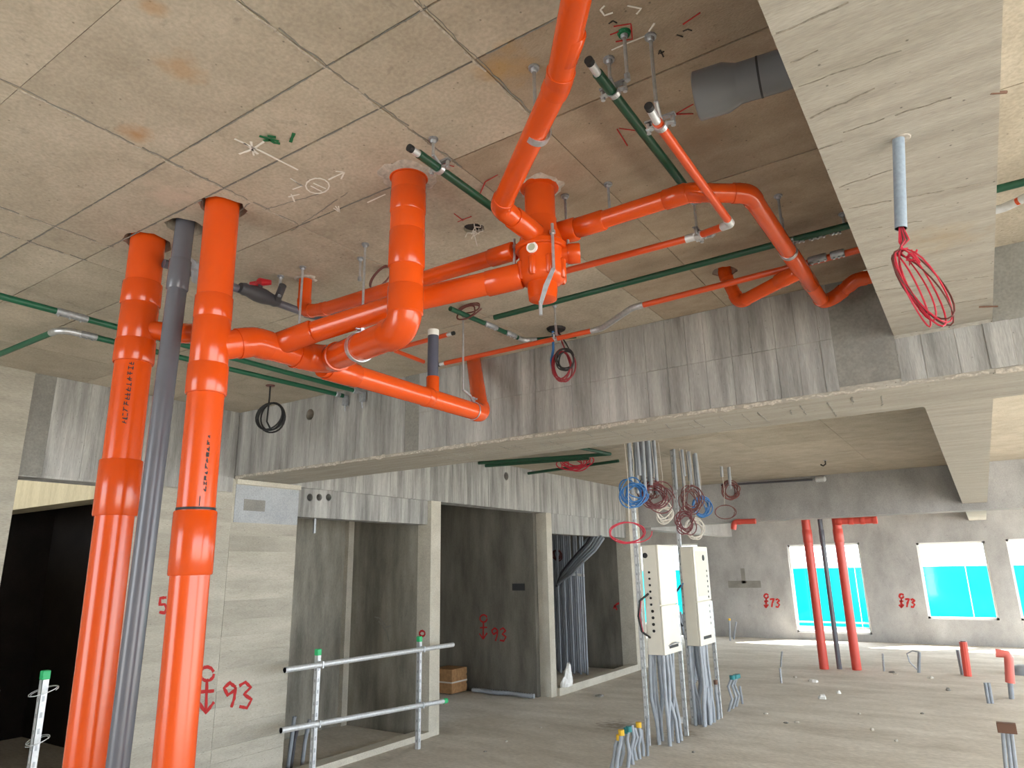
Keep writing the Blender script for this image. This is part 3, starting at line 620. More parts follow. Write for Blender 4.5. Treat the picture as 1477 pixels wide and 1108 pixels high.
# ------------------------------------------------------------------ conduits
RC = .0135
GREEN_L = plain('bright_green_conduit', (.008, .10, .05), .4, 0, .5, .1, bscale=20)
def conduit(name, nodes, mat, label, group, fittings=(), r=RC, R=.06, tip=None, emat=GALV, silver=()):
    t = thing(name, nodes[0], label, 'conduit', group)
    st_, ar_ = fillet(nodes, R)
    for i_, (a, b) in enumerate(st_):
        if (b-a).length > .004: MB().cyl(a, b, r*(1.1 if i_ in silver else 1), 14).build('offset_tube' if i_ in silver else 'tube', emat if i_ in silver else mat, t)
    for pts, t0, t1 in ar_:
        MB().tube([pts[0]-t0*.03, pts[0]]+pts[1:-1]+[pts[-1], pts[-1]+t1*.03], r*1.13, 14).build('bend', emat, t)
    for a, b in fittings:
        a = V(a); b = V(b); L_ = (b-a).length; d = (b-a).normalized()
        f = MB().tube([a, a+d*.005, b-d*.005, b], [r*1.05, r*1.2, r*1.2, r*1.05], 14).build('fitting', GALVD, t)
        for s_ in (.15, .5, .85): MB().cyl(lerp(a, b, s_), lerp(a, b, s_)+V((.2, -.4, -.9)).normalized()*r*1.75, .004, 8).build('screw', GALV, f)
    if tip:
        a, b = tip; MB().cyl(a, b, r*.78, 12).build('bare_end', GALVP, t); d = (V(b)-V(a)).normalized(); MB().cyl(V(b)-d*.004, V(b)+d*.010, r*.84, 12).build('end_cap', BLACK, t)
    return t
GRP = 'conduits hung under the ceiling'
z8 = 2.80
g1 = conduit('green_conduit', [V((-3.43, -.3, z8)), V((-3.43, 3.24, z8))], GREEN_L, 'straight green conduit with a steel coupling running from the left edge to the beam', GRP, [(V((-3.43, 1.33, z8)), V((-3.43, 1.47, z8)))], r=.0155)
g2 = conduit('green_conduit', [V((-4.83, 1.455, z8)), V((-3.68, 1.46, z8)), V((-3.60, 3.27, z8))], GREEN_L, 'green conduit turning a silver bend at the left before following the other to the beam', GRP, [(V((-3.675, 1.55, z8)), V((-3.67, 1.63, z8)))], R=.07, r=.0155)
g3 = conduit('green_conduit', [Z(604, 222, 2.775), V((-1.195, 2.05, 2.775))], GREEN, 'short green conduit with a bare capped end beside the ceiling drop pipe', GRP, tip=(Z(606, 224, 2.775), Z(593, 215, 2.775)))
g4 = conduit('green_conduit', [Z(862, 106, 2.78), V((-.615, 2.06, 2.78))], GREEN, 'green conduit with a bare capped end near the top centre', GRP, tip=(Z(864, 109, 2.78), Z(851, 90, 2.78)))
g5 = conduit('green_conduit', [V((-1.83, 2.625, z8)), V((-.19, 2.615, z8))], GREEN, 'long green conduit crossing behind the trap with steel fittings near the beam', GRP, [(Z(1142, 347, z8), Z(1160, 343, z8)), (Z(1166, 342, z8), Z(1190, 336, z8)), (Z(1196, 334, z8), Z(1212, 331, z8))])
g6 = conduit('green_conduit', [V((-1.93, 2.40, z8)), V((-1.905, 3.02, z8)), V((-1.64, 3.12, z8))], GREEN, 'short green conduit of steel fittings ending at the beam below the trap', GRP, [(V((-1.915, 2.66, z8)), V((-1.912, 2.76, z8))), (V((-1.908, 2.84, z8)), V((-1.906, 2.93, z8)))], r=.0125)
z75 = 2.75
o1n = [Z(642, 524, z75), Z(868, 474, z75), Z(912, 444, z75), Z(1300, 345, z75)]
o1 = conduit('orange_conduit', o1n, ORANGE_C, 'thin orange conduit along the beam with a silver offset bend in the middle', GRP, [(Z(1166, 377, z75), Z(1192, 370, z75)), (Z(1198, 369, z75), Z(1218, 364, z75))], tip=(Z(646, 523, z75), Z(634, 526, z75)), R=.09, silver=(1,))
o2n = [Z(948, 176, 2.635), Z(1054, 323, 2.66), Z(1030, 335, 2.70), Z(812, 392, 2.70)]
o2 = conduit('orange_conduit', o2n[:1]+[o2n[1]]+[Z(1004, 341, 2.70), o2n[3]], ORANGE_C, 'thin orange conduit with bare capped end and a white elbow right of the trap', GRP, [(Z(1004, 341, 2.70), Z(1030, 335, 2.69))], tip=(Z(949, 178, 2.635), Z(937, 156, 2.635)), R=.02, r=.0125, emat=GALVP)
o3 = conduit('orange_conduit', [Z(575, 502, 2.76), Z(645, 483, 2.76)], ORANGE_C, 'short orange conduit stub poking out beside the grey vent pipe', GRP, tip=(Z(642, 484, 2.76), Z(653, 481, 2.76)), r=.0125)
o4 = conduit('orange_conduit', [Z(570, 506, 2.80), Z(611, 522, 2.80)], ORANGE_C, 'small orange conduit end just below the drop pipe elbow', GRP, r=.0125)
# dark grey pipe with a red valve
vg = [Z(236, 380, 2.76), Z(300, 401, 2.76), Z(455, 457, 2.76), Z(500, 449, 2.76), Z(560, 436, 2.77)]
gv = thing('grey_valve_pipe', vg[1], 'dark grey pipe with a red-handled valve behind the right orange stack', 'pipe')
pipe_run(gv, vg, .0175, plain('violet_grey_pvc', (.11, .105, .135), .4), DARKG, R=.05, collar=1.15, clen=.8)
va = Z(352, 417, 2.76); vb_ = Z(396, 434, 2.76); vd = (vb_-va).normalized(); vm = (va+vb_)/2
val = MB().tube([va-vd*.02, va, va+vd*.015, vm-vd*.02, vm+vd*.02, vb_-vd*.015, vb_, vb_+vd*.02], [.022, .028, .026, .034, .034, .026, .028, .022], 18).build('valve_body', DARKG, gv)
hnd = V((-vd.y, vd.x, 0))
MB().tube([vm, vm+V((0, 0, .055))], .010, 10).build('valve_stem', DARKG, val)
hm = MB(); hp = vm+V((0, 0, .055))
hm.tube([hp-hnd*.045+vd*.02, hp-hnd*.02, hp+V((0, 0, .008)), hp+hnd*.02, hp+hnd*.045-vd*.02], [.010, .016, .018, .016, .010], 10); hm.build('valve_handle', REDV, gv)
pipe_run(gv, [Z(400, 432, 2.76), Z(408, 412, 2.80)], .016, DARKG, DARKG, pname='side_stub')

# ------------------------------------------------------------------ hangers
def hanger(px, py, z_end, kind, label, target=None, d=None, r=None, anchor=True, top=ZC, rod=.0048, mat=GALV):
    p = Z(px, py, top); t = thing('pipe_hanger', V((p.x, p.y, top)), label, 'hanger', 'threaded rod hangers on the ceiling')
    MB().cyl(V((p.x, p.y, top+.01)), V((p.x, p.y, z_end)), rod, 8).build('rod', mat, t)
    if anchor:
        a = MB().lathe(V((p.x, p.y, top-.016)), (0, 0, 1), [(0, .007), (.004, .0095), (.010, .0095), (.0105, .015), (.016, .015)], 10).build('anchor', GALVD, t)
    e = V((p.x, p.y, z_end))
    if kind == 'nut': MB().lathe(e, (0, 0, 1), [(-.012, .004), (-.011, .008), (.006, .008), (.007, .005)], 6).build('nut', GALVD, t)
    if kind == 'ring':    # pipe clamp: steel band around the pipe, lugs at the top
        c = V(target); d = V(d).normalized(); up = (V((0, 0, 1))-d*d.z).normalized(); sd2 = d.cross(up); n = 32; b = MB()
        for i in range(n):
            a = 2*math.pi*i/n; q_ = up*math.cos(a)+sd2*math.sin(a)
            for rr_, o_ in ((r+.001, -.011), (r+.001, .011), (r+.0045, .011), (r+.0045, -.011)): b.v.append(c+q_*rr_+d*o_)
        for i in range(n):
            j = (i+1) % n
            for k in range(4): b.f.append([4*i+k, 4*i+(k+1) % 4, 4*j+(k+1) % 4, 4*j+k])
        band = b.build('clamp_band', GALV, t)
        tp = c+up*(r+.003)
        MB().tube([tp, lerp(tp, e, .5)+sd2*.012, e], .0065, 8).build('clamp_neck', GALVD, t)
        MB().obox(tp+up*.012, d*.010, sd2*.005, up*.014).build('lug', GALV, band, smooth=False)
        MB().cyl(tp+up*.014-sd2*.018, tp+up*.014+sd2*.022, .005, 8).build('lug_bolt', GALV, band)
    if kind == 'saddle':  # two-ear saddle clamp under a conduit
        c = V(target); d = V(d).normalized(); sd2 = d.cross(V((0, 0, 1))).normalized(); up = sd2.cross(d).normalized(); n = 10; m = MB()
        pts = [c-sd2*.036-up*.004]+[c+(-sd2*math.cos(math.pi*i/n)-up*math.sin(math.pi*i/n))*(r+.003) for i in range(n+1)]+[c+sd2*.036-up*.004]
        m.ribbon(pts, d, .004, .016); sad = m.build('saddle', GALV, t, smooth=False)
        for s_ in (-1, 1): MB().tube([c+sd2*.031*s_+d*.01-up*.012, c+sd2*.031*s_+d*.01+up*.014], .006, 8).build('saddle_bolt', GALV, sad)
        MB().obox(c+up*(r+.006)+d*.01, sd2*.038, d*.008, up*.0025).build('base_strip', GALVD, t, smooth=False)
        MB().tube([e, c+up*r+d*.01], .006, 8).build('drop', mat, t)
    return t
up_ = V((0, 0, 1))
hanger(938, 52, 2.67, 'saddle', 'rod hanger clamping the bare end of the thin orange conduit', Z(951, 178, 2.635), o2n[1]-o2n[0], .0125)
hanger(878, 85, 2.80, 'saddle', 'rod hanger clamping the bare-ended green conduit near the top centre', Z(883, 130, 2.78), V((0, 1, 0)), RC)
hanger(900, 47, 2.731, 'nut', 'loose threaded rod with a green ring at its anchor, holding nothing')
ga_ = Z(900, 47, ZC); MB().lathe(V((ga_.x, ga_.y, ZC-.008)), (0, 0, 1), [(0, .014), (.008, .017)], 16).build('paint_ring', GREENPAINT, [o for o in bpy.data.objects if o.get('label') == 'loose threaded rod with a green ring at its anchor, holding nothing'][0])
hanger(625, 200, 2.80, 'saddle', 'rod hanger clamping the green conduit beside the ceiling drop pipe', Z(631, 241, 2.775), V((0, 1, 0)), RC)
c_ = Z(775, 191, 2.664); hanger(770, 97, 2.745, 'ring', 'rod hanger with a silver band round the descending orange pipe', c_, dn[2]-dn[1], .0305)
hanger(437, 385, 2.50, 'nut', 'long bare threaded rod in front of the branch elbow')
def nearest_px(a, b, px): return lerp(a, b, min((i/300 for i in range(301)), key=lambda t: abs(738.5+F_PX*(lerp(a, b, t)-ORI).dot(_rt)/(lerp(a, b, t)-ORI).dot(_fw)-px)))
c_ = nearest_px(b2, n3, 519); hanger(527, 352, 2.49, 'ring', 'long rod hanger with a steel band round the main orange run', c_, n3-b2, .0495)
hanger(520, 372, 2.765, 'nut', 'short threaded rod stub behind the long rod hanger')
c_ = nearest_px(br_s, br_e, 683); hanger(668, 452, 2.455, 'ring', 'thin rod hanger with a steel band near the end of the lower orange branch', c_, br_e-br_s, .0445)
c_ = Z(801, 489, z75); hanger(800, 440, 2.76, 'saddle', 'rod hanger holding the thin orange conduit above the wire coil', c_, o1n[1]-o1n[0], RC)
c_ = Z(1004, 342, 2.70); hanger(1001, 290, 2.715, 'saddle', 'rod hanger holding the thin orange conduit right of the trap', c_, V((1, 0, 0)), RC)
hanger(815, 282, 2.70, 'nut', 'dark threaded rod right behind the trap neck', mat=GALVD)
hanger(877, 265, 2.73, 'nut', 'dark threaded rod behind the pipe right of the trap', mat=GALVD)
hanger(1122, 282, 2.74, 'nut', 'dark threaded rod beside the bend near the beam', mat=GALVD)
c_ = Z(1137, 363, 2.70); hanger(1128, 315, 2.735, 'ring', 'silver band clamp round the orange pipe just before its wye', c_, rn[3]-rn[2], .0275, anchor=False)
hanger(405, 398, 2.77, 'nut', 'bolt hanger above the dark grey valve pipe', rod=.007)
hanger(1215, 308, 2.805, 'nut', 'small rod hanger on the green conduit end beside the near beam', mat=GALVD)
for k, (px, py, xx) in enumerate(((502, 574, -3.60), (532, 568, -3.43))):
    t = thing('beam_clamp', (xx, 3.27, 2.78), ['steel clamp fixing the bent green conduit end to the beam', 'steel clamp fixing the coupled green conduit end to the beam'][k], 'clamp')
    MB().lathe(V((xx, 3.20, 2.80)), (0, 1, 0), [(0, .012), (.005, .021), (.035, .021), (.04, .014), (.11, .014)], 12).build('gland', GALVD, t)
    MB().obox(V((xx+.0, 3.295, 2.765)), V((.02, 0, 0)), V((0, .012, 0)), V((0, 0, .03))).build('bracket', GALVD, t, smooth=False)
    MB().cyl(V((xx, 3.29, 2.75)), V((xx+.004, 3.295, 2.69)), .005, 8).build('bolt', GALVD, t)

# ------------------------------------------------------------------ hanging sleeve with red coil on the near beam
cs = V((-.005, 1.684, 2.555)); ce = ORI+ray(1299.5, 330)*1.555
hs = thing('conduit_sleeve', ce, 'blue-grey conduit sleeve hanging from the near beam with wires coming out', 'conduit')
MB().tube([cs+V((0, 0, .05)), ce], .0128, 20, caps=False).build('tube', GREY_H, hs); MB().tube([cs+V((0, 0, .05)), ce+V((0, 0, .0001))], .0108, 16, caps=False).build('tube_inside', BLACK, hs)
MB().lathe(cs-V((0, 0, .002)), (0, 0, 1), [(0, .018), (.003, .022)], 14).build('mortar_rim', MORTAR, hs)
to_c = V((-cs.x, -cs.y, 0)).normalized(); rvec = V((to_c.y, -to_c.x, 0)); rvec = -rvec if rvec.dot(_rt) < 0 else rvec
wr = thing('wire_coil', ce, 'bundle of red wires looped below the sleeve on the near beam', 'wire coil')
top = ce+V((0, 0, .02)); dn_ = V((0, 0, -1))
for k, (wd, ln, tw, mt) in enumerate(((.030, .20, .05, RED_W), (.022, .21, .045, RED_W), (.036, .195, .06, BROWN_W), (.018, .19, .04, RED_W), (.027, .205, .07, BROWN_W), (.012, .20, .038, RED_W))):
    pts = [top, ce-V((0, 0, .03))+rvec*(.004*k-.008)]
    n = 22
    for i in range(n+1):
        a = 2*math.pi*i/n; c = ce+dn_*(.045+ln/2)+rvec*(tw*.5-.004*k)
        pts.append(c+rvec*math.sin(a)*wd+rvec*(-math.cos(a))*tw*.55+V((0, 0, 1))*math.cos(a)*ln*.46+to_c*.012*math.sin(a*2+k))
    pts.append(ce-V((0, 0, .05))+rvec*.006)
    MB().tube(pts, .0019, 6).build('wire', mt, wr)
kn = ce-V((0, 0, .075))+rvec*.012
MB().tube([kn+rvec*.012*math.sin(i*1.9)+V((0, 0, .016*math.cos(i*2.3)))+to_c*.008*math.cos(i*1.3) for i in range(14)], .0024, 6).build('tie_knot', RED_W, wr)
# black cable ring hanging from the ceiling, left
p = Z(390, 556, ZC); bc = thing('cable_coil', p, 'loop of black cable hanging from the ceiling in front of the beam', 'cable coil')
MB().lathe(p-V((0, 0, .006)), (0, 0, 1), [(0, .03), (.007, .032)], 16).build('ceiling_rose', BROWN_W, bc)
cc = Y(390, 601, p.y); cc2 = V((cc.x, p.y, cc.z))
MB().tube([p, lerp(p, cc2, .4)+V((-.01, 0, 0)), cc2+V((-.03, 0, .06)), cc2+V((-.035, 0, -.03)), cc2+V((.02, 0, -.10))], .006, 8).build('lead', BLACK, bc)
coil(cc2, V((.095, .03, 0)), V((0, 0, .095)), 4, .006, '', 2, .06).build('loop', BLACK, bc)
# red, brown and blue coil near the beam
p = Z(802, 474, ZC); rc = thing('cable_coil', p, 'tangle of red, black and blue wires hanging before the middle beam', 'cable coil')
ctr = Y(812, 527, p.y)
MB().lathe(p-V((0, 0, .012)), (0, 0, 1), [(0, .045), (.013, .055)], 10).build('box_stub', BLACK, rc)
coil(ctr+V((0, 0, 0)), V((.05, .02, 0)), V((0, 0, .085)), 5, .0042, '', 4, .12, tail=p).build('red_loop', plain('dark_red_wire', (.22, .012, .02), .5), rc)
coil(ctr+V((.02, 0, .03)), V((.045, .02, 0)), V((0, 0, .06)), 4, .004, '', 7, .12, tail=p).build('black_loop', BLACK, rc)
MB().tube([p+V((-.02, 0, 0)), Y(798, 505, p.y), Y(795, 520, p.y), Y(797, 532, p.y)], .007, 8).build('blue_lead', BLUE_W, rc)
# dark loop near the drop pipe, loop under the second run
p = Z(552, 385, ZC); t = thing('cable_coil', p, 'thin dark red wire loop hanging left of the drop pipe', 'cable coil')
coil(Y(548, 402, p.y), V((.05, .02, .03)), V((.01, 0, .045)), 2, .003, '', 1, .1, tail=p).build('loop', BROWN_W, t)
p = Z(672, 440, ZC); t = thing('cable_coil', p, 'small brown wire loop hanging under the second orange run', 'cable coil')
coil(Y(672, 449, p.y), V((.06, .02, .01)), V((0, 0, .03)), 3, .004, '', 1, .25, tail=p).build('loop', BROWN_W, t)
# wires inside the ceiling hole
t = thing('wire_tails', wire_hole, 'pale wire tails poking out of the ragged ceiling hole', 'wires')
MB().tube([wire_hole+V((0, 0, .012)), wire_hole+V((0, 0, .08))], .036, 16).build('dark_hole_plug', BLACK, t)  # black plug puts the darkness of the hole into colour
for k in range(5):
    rr = random.Random(k); a = rr.uniform(0, 6.28); b = wire_hole+V((math.cos(a)*.03, math.sin(a)*.03, .05))
    MB().tube([b, b+V((math.cos(a)*.012, 0, -.06)), wire_hole+V((rr.uniform(-.03, .03), rr.uniform(-.03, .03), -.012)), wire_hole+V((rr.uniform(-.03, .04), rr.uniform(-.03, .03), rr.uniform(-.08, .02)))], .0022, 6).build('wire', WHITE_W, t)

# ------------------------------------------------------------------ chalk, spray and survey marks
def strokes(name, parent, mapper, lines, nrm, wd, mat):
    m = MB()
    for ln in lines:
        pts = []
        for a, b in zip(ln, ln[1:]):
            for i in range(4): pts.append(mapper(a[0]+(b[0]-a[0])*i/4, a[1]+(b[1]-a[1])*i/4))
        pts.append(mapper(*ln[-1])); m.ribbon(pts, nrm, wd, .0012)
    return m.build(name, mat, parent, smooth=False)
cm = lambda x_, y_: Z(x_, y_, ZC-.0016)
dnv = V((0, 0, -1))
strokes('chalk_mark', slab, cm, [[(338, 200), (360, 210), (385, 222), (430, 245)], [(345, 222), (365, 215), (382, 203)], [(352, 206), (372, 222)], [(362, 204), (366, 224)]], dnv, .007, CHALK)
circ = [(458+17*math.cos(i*.45), 268+11*math.sin(i*.45)) for i in range(15)]
strokes('chalk_mark', slab, cm, [circ, [(452, 264), (470, 272)], [(448, 268), (464, 276)], [(419, 257), (436, 268), (422, 273)], [(426, 262), (436, 268)], [(474, 259), (497, 248), (484, 247)], [(497, 248), (492, 258)], [(420, 280), (425, 291)], [(416, 284), (432, 280)]], dnv, .005, CHALK)
strokes('green_paint_smear', slab, cm, [[(374, 196), (384, 199), (396, 206), (404, 207)], [(380, 203), (392, 201), (402, 204)], [(424, 192), (419, 205)], [(386, 196), (398, 198)]], dnv, .010, GREENPAINT)
strokes('chalk_mark', slab, cm, [[(481, 300), (490, 306), (484, 297)], [(490, 306), (488, 297)], [(530, 292), (556, 280)]], dnv, .005, CHALK)
strokes('chalk_mark', slab, cm, [[(872, 8), (866, 14), (872, 22), (884, 18)], [(905, 8), (925, 12), (918, 20)], [(882, 72), (905, 62), (930, 52)], [(936, 45), (944, 33)]], dnv, .004, CHALK)
strokes('red_survey_mark', slab, cm, [[(885, 38), (910, 34), (912, 56), (888, 60)], [(880, 50), (896, 44)], [(985, 35), (1010, 18)], [(968, 168), (1000, 150)], [(962, 165), (1000, 164)], [(893, 185), (930, 190)], [(890, 186), (905, 210)]], dnv, .0035, SPRAY)
strokes('red_survey_mark', slab, cm, [[(655, 308), (668, 318)], [(660, 320), (680, 312)], [(718, 252), (700, 262), (690, 285)], [(636, 235), (655, 240)]], dnv, .0035, SPRAY)
strokes('pencil_mark', slab, cm, [[(950, 78), (952, 72), (957, 82)], [(952, 77), (958, 74)], [(985, 45), (992, 42), (998, 44)], [(878, 34), (884, 30), (890, 33)], [(976, 50), (985, 53)]], dnv, .003, INK)
wm = lambda x_, y_: X(x_, y_, XL+.0022)
nx_ = V((1, 0, 0))
NINE = lambda x, y, s: [[(x+s*.9, y+s*.3), (x+s*.5, y), (x+s*.1, y+s*.35), (x+s*.35, y+s*.85), (x+s*.85, y+s*.5), (x+s*.9, y+s*.3), (x+s*.8, y+s*1.1), (x+s*.6, y+s*1.7)]]
THREE = lambda x, y, s: [[(x+s*.1, y+s*.25), (x+s*.5, y), (x+s*.85, y+s*.35), (x+s*.4, y+s*.8), (x+s*.9, y+s*1.15), (x+s*.6, y+s*1.7), (x+s*.1, y+s*1.6)]]
FIVE = lambda x, y, s: [[(x+s*.8, y), (x+s*.15, y+s*.05), (x+s*.1, y+s*.75), (x+s*.6, y+s*.7), (x+s*.85, y+s*1.1), (x+s*.6, y+s*1.6), (x+s*.05, y+s*1.5)]]
SEVEN = lambda x, y, s: [[(x+s*.05, y+s*.1), (x+s*.9, y), (x+s*.55, y+s*.9), (x+s*.45, y+s*1.7)]]
def ARROW(x, y, s): return [[(x+s*.5+s*.35*math.cos(i*.6), y+s*.35+s*.35*math.sin(i*.6)) for i in range(11)], [(x+s*.5, y+s*.7), (x+s*.45, y+s*2.2)], [(x+s*.1, y+s*1.8), (x+s*.45, y+s*2.3), (x+s*.85, y+s*1.75)], [(x+s*.15, y+s*1.25), (x+s*.85, y+s*1.2)]]
strokes('spray_numeral', w93, wm, NINE(321, 985, 21)+THREE(343, 984, 22), nx_, .023, SPRAY)
strokes('spray_arrow', w93, wm, ARROW(284, 962, 29), nx_, .023, SPRAY)
strokes('spray_numeral', w93, wm, FIVE(229, 862, 14), nx_, .02, SPRAY)
ORD = ['first', 'second', 'third', 'fourth', 'fifth', 'sixth', 'seventh', 'eighth', 'ninth', 'tenth', 'eleventh', 'twelfth', 'thirteenth', 'fourteenth', 'fifteenth', 'sixteenth', 'seventeenth', 'eighteenth']
# right of the near beam: the conduits go on
conduit('green_conduit', [V((.187, 2.63, z8)), V((1.3, 2.63, z8))], GREEN, 'green conduit end right of the near beam', GRP)
conduit('orange_conduit', [V((.187, 2.80, z8)), V((.255, 2.80, z8)), V((.34, 2.74, z8)), V((1.3, 2.74, z8))], ORANGE_C, 'thin conduit with a white bend right of the near beam', GRP, R=.05, emat=GALVP)
for k, (a, b, lb) in enumerate(((tuple(Z(1429, 134, 2.557)), tuple(Z(1452, 133, 2.557)), 'short rebar stub on the upper right edge of the near beam'), ((.14, 3.12, 2.553), (.20, 3.13, 2.545), 'short rebar stub under the near beam at its junction'))):
    MB().tube([V(a), lerp(a, b, .5), V(b)], .0035, 8).build('rebar_stub', RUSTY, origin=a); tag(bpy.data.objects['rebar_stub' if k == 0 else 'rebar_stub.001'], lb, 'rebar')

# ------------------------------------------------------------------ slotted posts, railing
def slotted_post(name, base, h, label, cat, cap=None, wd=.036, group=None, top_z=None):
    b = V(base); t = thing(name, b, label, cat, group); m = MB()
    m.box((b.x-wd/2, b.y-wd/2, b.z), (b.x-wd/2+.003, b.y+wd/2, b.z+h)); m.box((b.x-wd/2, b.y-wd/2, b.z), (b.x+wd/2, b.y-wd/2+.003, b.z+h)); m.box((b.x+wd/2-.003, b.y-wd/2, b.z), (b.x+wd/2, b.y+wd/2, b.z+h))
    ch = m.build('channel', GALVP, t, smooth=False)
    sl_ = MB(); zz = b.z+.06
    while zz < b.z+h-.05:
        sl_.box((b.x-wd*.17, b.y-wd/2-.0012, zz), (b.x+wd*.17, b.y-wd/2+.004, zz+.022)); sl_.box((b.x+wd/2-.004, b.y-wd*.17, zz), (b.x+wd/2+.0012, b.y+wd*.17, zz+.028)); zz += .085
    o = sl_.build('slots', GALVD, ch, smooth=False); o['kind'] = 'stuff'
    if cap: MB().box((b.x-wd*.6, b.y-wd*.6, b.z+h-.005), (b.x+wd*.6, b.y+wd*.6, b.z+h+.045)).build('end_cap', cap, t, smooth=False, bevel=.006)
    return t
slotted_post('railing_post', (-4.62, 4.06, .0), .945, 'slotted steel railing post with a green cap, left of the pair', 'post', CAPG)
slotted_post('railing_post', (-4.62, 5.30, .0), .935, 'slotted steel railing post with a green cap, next to the pale jamb', 'post', CAPG)
for k, (a, b, lb, capb) in enumerate(((V((-4.575, 3.70, .875)), V((-4.575, 5.76, .862)), 'upper galvanised railing tube across the shaft opening', False), (V((-4.575, 3.70, .455)), V((-4.575, 5.64, .36)), 'lower galvanised railing tube with a green end cap', True))):
    t = thing('railing_tube', a, lb, 'railing'); MB().tube([a, b], .0215, 16, caps=False).build('tube', GALVP, t)
    MB().tube([a+V((0, .001, 0)), b], .018, 12, caps=False).build('tube_inside', BLACK, t)
    if capb: MB().cyl(b-V((0, .03, 0)), b+V((0, .02, 0)), .0245, 14).build('end_cap', CAPG, t)
    for yy in (4.06, 5.30): MB().obox(lerp(a, b, (yy-a.y)/(b.y-a.y)), V((.026, 0, 0)), V((0, .006, 0)), V((0, 0, .026))).build('clip', GALV, t, smooth=False)
pb = V((-4.62, 2.04, 0)); t = slotted_post('railing_post', pb, 1.03, 'slotted steel post with wire rings in front of the dark doorway', 'post', CAPG)
for k, zz in enumerate((.96, .70)):
    coil(pb+V((0, 0, zz)), V((.06, .03, .008)), V((-.02, .045, .015)), 2, .0025, '', k, .12, seg=18).build('wire_ring', GALVP, t)
t = tag(MB().box((-5.9, 1.86, -.05), (-5.02, 1.98, .95)).build('concrete_block', M_JAMB, smooth=False, origin=(-5.4, 1.9, 0)), 'pale concrete upstand just inside the dark doorway at the left edge', 'block')
MB().lathe(X(160, 664, XL), (1, 0, 0), [(0, .03), (.10, .03), (.10, .024)], 14).build('pipe_sleeve', BLACK, wl2)

# shaft stubs and shaft details
for k in range(5):
    b = V((-5.12-.05*(k % 2), 4.08+.075*k, -.05)); o = MB().tube([b, b+V((.02, .01, .25)), b+V((.0+.01*k, .03, .36+.05*(k % 3)))], .017, 10).build('conduit_stub', DARKG if k % 2 else GREY_S, origin=b)
    tag(o, ORD[k]+' grey conduit stub from the left in the bottom of the railed shaft', 'conduit', 'conduit stubs in the railed shaft')
p = Y(466, 746, 5.3); tag(MB().box((-4.965, 4.23, 1.93), (-4.95, 4.25, 2.062)).build('hanging_bar', GALVD, smooth=False, origin=(-4.96, 4.24, 1.93)), 'thin steel bar hanging under the lintel inside the railed shaft', 'bar')
ys = lambda x_, y_: Y(x_, y_, 5.699)
far_shaft = bpy.data.objects['wall_shaft_far']
MB_r = strokes('spray_mark', far_shaft, ys, [[(609+4*math.cos(i*.7), 914+4*math.sin(i*.7)) for i in range(10)], [(607, 918), (605, 926)]], V((0, -1, 0)), .02, SPRAY)
strokes('dark_scrawl', far_shaft, ys, [[(546, 896), (552, 903), (558, 912), (561, 925)], [(540, 890), (548, 892), (556, 902)], [(556, 905), (564, 903)]], V((0, -1, 0)), .014, M_STRIP)
yp = lambda x_, y_: Y(x_, y_, 8.018)
wp = bpy.data.objects['wall_passage']
strokes('spray_numeral', wp, yp, NINE(708, 906, 11)+THREE(720, 906, 11), V((0, -1, 0)), .022, SPRAY)
strokes('spray_arrow', wp, yp, ARROW(690, 887, 15), V((0, -1, 0)), .022, SPRAY)
q0 = Y(738, 842, 8.0); q1 = Y(756, 852, 8.0); MB().box((q0.x, 8.012, q1.z), (q1.x, 8.03, q0.z)).build('recess_outline', BLACK, wp, smooth=False)
strokes('spray_mark', bpy.data.objects['wall_conduit_shaft_far'], lambda x_, y_: Y(x_, y_, 10.698), [[(885, 878), (889, 872), (893, 870)], [(886, 873), (890, 880)]], V((0, -1, 0)), .03, SPRAY)
wf = bpy.data.objects['wall_far']; yf = lambda x_, y_: Y(x_, y_, YF-.002)
for x_ in (1101, 1296):
    strokes('spray_arrow', wf, yf, ARROW(x_, 857, 8.5), V((0, -1, 0)), .035, SPRAY); strokes('spray_numeral', wf, yf, SEVEN(x_+9, 864, 7)+THREE(x_+17, 864, 7), V((0, -1, 0)), .035, SPRAY)
# hatch of darker patches on the far wall
for (a, b, c, d) in ((1050, 838, 1098, 848), (1068, 820, 1076, 842)):
    p = Y(a, b, YF); q_ = Y(c, d, YF); MB().box((p.x, YF-.004, q_.z), (q_.x, YF+.01, p.z)).build('repair_patch', M_STRIP, wf, smooth=False)

# crate, hose, bag
c = V((-6.20, 7.80, 0)); cr = thing('crate', c, 'small brown wooden crate with a pale strap on the passage floor', 'crate')
MB().box((c.x-.20, c.y-.17, .012), (c.x+.12, c.y+.15, .31)).build('box', WOOD, cr, smooth=False, bevel=.004)
for z0 in (.03, .13, .23): MB().box((c.x-.205, c.y-.176, z0), (c.x+.125, c.y-.168, z0+.075)).build('slat', WOOD, cr, smooth=False)
for z0 in (.03, .13, .23): MB().box((c.x+.118, c.y-.17, z0), (c.x+.126, c.y+.15, z0+.075)).build('slat', WOOD, cr, smooth=False)
MB().box((c.x-.208, c.y-.179, .14), (c.x+.129, c.y+.152, .158)).build('strap', WHITE_W, cr, smooth=False)
m = MB(); pts = [V((-5.95+.02*i, 7.90+.02*math.sin(i*.25), .035)) for i in range(50)]
m.tube(pts, [.030 if i % 2 else .024 for i in range(50)], 10); tag(m.build('corrugated_hose', GREY_L, origin=(-5.9, 7.9, .03)), 'grey corrugated hose lying along the passage wall', 'hose')
m = MB(); c = V((-4.80, 8.42, .09)); rr = random.Random(3); n = 12
